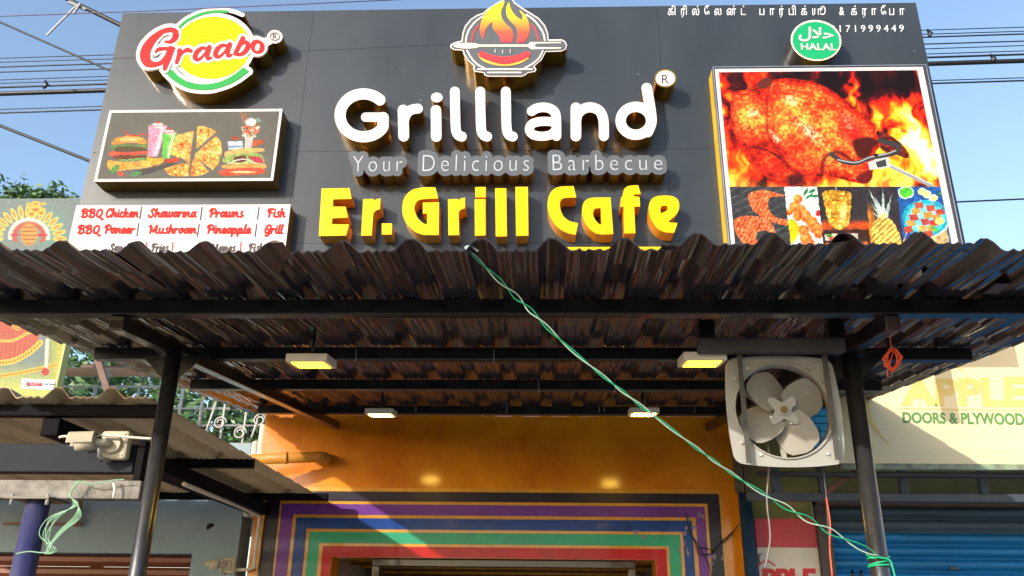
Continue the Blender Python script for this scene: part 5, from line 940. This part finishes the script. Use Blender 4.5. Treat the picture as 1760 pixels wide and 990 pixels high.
# ================================================================ TREES
M_leaf = mat('tree_leaf', (104, 136, 84), .4, var=.35, scale=1.5, c2=(70, 100, 54)); M_bark = mat('tree_bark', (96, 80, 64), .85, var=.25, bump=.5)
def tree(loc, blobs, n, ls, label, trunk_r=.12):
    rs = random.Random(str(loc)); t = thing('leafy_tree', loc, label, 'tree', 'trees behind the left buildings'); m = MB(); vs = []; fs = []
    for k in range(n):
        c = rs.choice(blobs); d = Vector((rs.gauss(0, 1), rs.gauss(0, 1), rs.gauss(0, 1))).normalized()*(rs.random()**.45); cl = Vector(c[:3])+Vector((d.x*c[3], d.y*c[3], d.z*c[4]))
        for j in range(7):
            p = cl+Vector((rs.gauss(0, 1), rs.gauss(0, 1), rs.gauss(0, 1)))*ls*1.5; a = Vector((rs.gauss(0, 1), rs.gauss(0, 1), rs.gauss(0, .6))).normalized(); b = a.orthogonal().normalized(); b = (b+a.cross(b)*rs.uniform(-1, 1)).normalized()
            s_ = ls*rs.uniform(.6, 1.2); i0 = len(vs); vs += [p-a*s_, p+b*s_*.42, p+a*s_, p-b*s_*.42]; fs.append((i0, i0+1, i0+2, i0+3))
    m.add(vs, fs).build('crown', M_leaf, t); tm = MB(); top = Vector(blobs[0][:3]); base = Vector((loc[0], loc[1], 0)); tm.tube([base, base.lerp(top, .5)+Vector((.1, 0, 0)), top], [trunk_r, trunk_r*.7, trunk_r*.3], 10)
    for c in blobs[1:]: st_ = base.lerp(top, .6); tm.tube([st_, st_.lerp(Vector(c[:3]), .6)+Vector((0, 0, .15)), Vector(c[:3])], [trunk_r*.4, trunk_r*.25, .02], 7)
    tm.build('trunk', M_bark, t); return t
c1, c2, c3 = P(180, 640, 10), P(360, 700, 10), P(440, 740, 11)
tree((c1.x, 10.5, 0), [(c1.x, 10.5, c1.z-.2, 1.3, 1.0), (c1.x-1.2, 10.6, c1.z-.1, 1.1, .9)], 900, .07, 'bushy green tree behind the railing, just right of the festival poster')
tree((c2.x, 10.3, 0), [(c2.x, 10.3, c2.z-.1, 1.1, .95), (c2.x+.8, 10.8, c2.z-.4, .8, .7)], 900, .07, 'bushy green tree behind the railing, left of the orange wall corner')
c4, c5 = P(15, 335, 9), P(100, 338, 9)
tree((c4.x, 9, 0), [(c4.x-.3, 9, c4.z-.35, .8, .4), (c4.x+.1, 9, c4.z-.1, .16, .22), (c5.x-.25, 9, c5.z-.3, .35, .22), (c5.x, 9, c5.z-.08, .14, .12), (P(66, 335, 9).x, 9, c5.z-.12, .06, .16)], 330, .05, 'tree tips showing above the top edge of the festival poster', .1)
# ================================================================ OVERHEAD CABLES
Y_ = 8.0
for k, (yl, yr, th) in enumerate(((97, 50, .006), (104, 57, .006), (112, 62, .009), (121, 74, .008), (134, 82, .006), (140, 91, .006), (147, 97, .012), (158, 108, .028), (185, 137, .006), (191, 142, .010))):
    a_, b_ = P(100, yl, Y_), P(1650, yr, Y_); d = b_-a_; pts = []
    for i in range(13): f_ = -.5+2*i/12; p = a_+d*f_; p.z -= .12*(1-(2*(f_)-1)**2)*.0; pts.append(p)
    lab = ['topmost thin cable', 'second thin cable from the top', 'third cable from the top', 'fourth cable from the top', 'fifth cable, thin', 'sixth cable, thin', 'seventh cable, fairly thick,', 'thickest black bundled cable', 'ninth cable, thin, below the thick bundle', 'lowest cable of the row'][k]
    MB().tube(pts, th, 6).build('overhead_cable', M_cable, label=lab+' crossing the sky behind the signboard', cat='cable', group='level cables crossing the sky behind the signboard')
for q, r_, lab in ((((-60, 8), (0, 38), (188, 121), (260, 152)), .011, 'sagging black cable sloping down to the board at upper left'), (((-60, 190), (0, 216), (152, 276), (260, 318)), .016, 'thick black cable sloping down to the board at middle left'), (((60, -28), (115, -2), (209, 44), (300, 90)), .024, 'thick black cable carrying a bracket at the top left corner'), (((1560, 349), (1645, 347), (1760, 342), (1900, 336)), .008, 'lone thin cable low in the sky right of the board')):
    MB().tube([P(x, y, 7.0) for x, y in q], r_, 7).build('overhead_cable', M_cable, label=lab, cat='cable')
MB().tube([P(x, y, 4.3) for x, y in ((-60, 30), (0, 28), (250, 19), (520, 7), (800, -6))], .0035, 6).build('overhead_cable', mat('purple_cable', (84, 62, 92), .5), label='thin purple wire passing in front of the top left edge of the board', cat='cable')
for x_, y_ in ((76, 146), (1595, 58), (1704, 101)): q = P(x_, y_, Y_-.03); MB().tube([q+Vector((0, 0, -.05)), q+Vector((.03, 0, 0)), q+Vector((0, 0, .06))], [.012, .028, .012], 7).build('cable_clamp', M_iron, label={76: 'small dark clamp on the cables at left', 1595: 'small dark clamp on the cables next to the board right edge', 1704: 'small dark clamp on the thick cable at right'}[x_], cat='clamp')
br = thing('cable_bracket', P(130, 15, 6.95), 'pale metal arm bracket hanging from the thick cable at top left', 'bracket'); M_al = mat('dull_aluminium', (120, 122, 128), .45, metal=.3)
MB().beam(P(131, 10, 6.93), P(80, 61, 6.93), .018, .015, (0, 1, 0)).build('arm', M_al, br); MB().beam(P(118, 4, 6.93), P(148, 17, 6.93), .02, .03, (0, 1, 0)).build('clamp_plate', M_al, br); MB().beam(P(138, 6, 6.9), P(126, 24, 6.9), .02, .02, (0, 1, 0)).build('link', M_al, br)
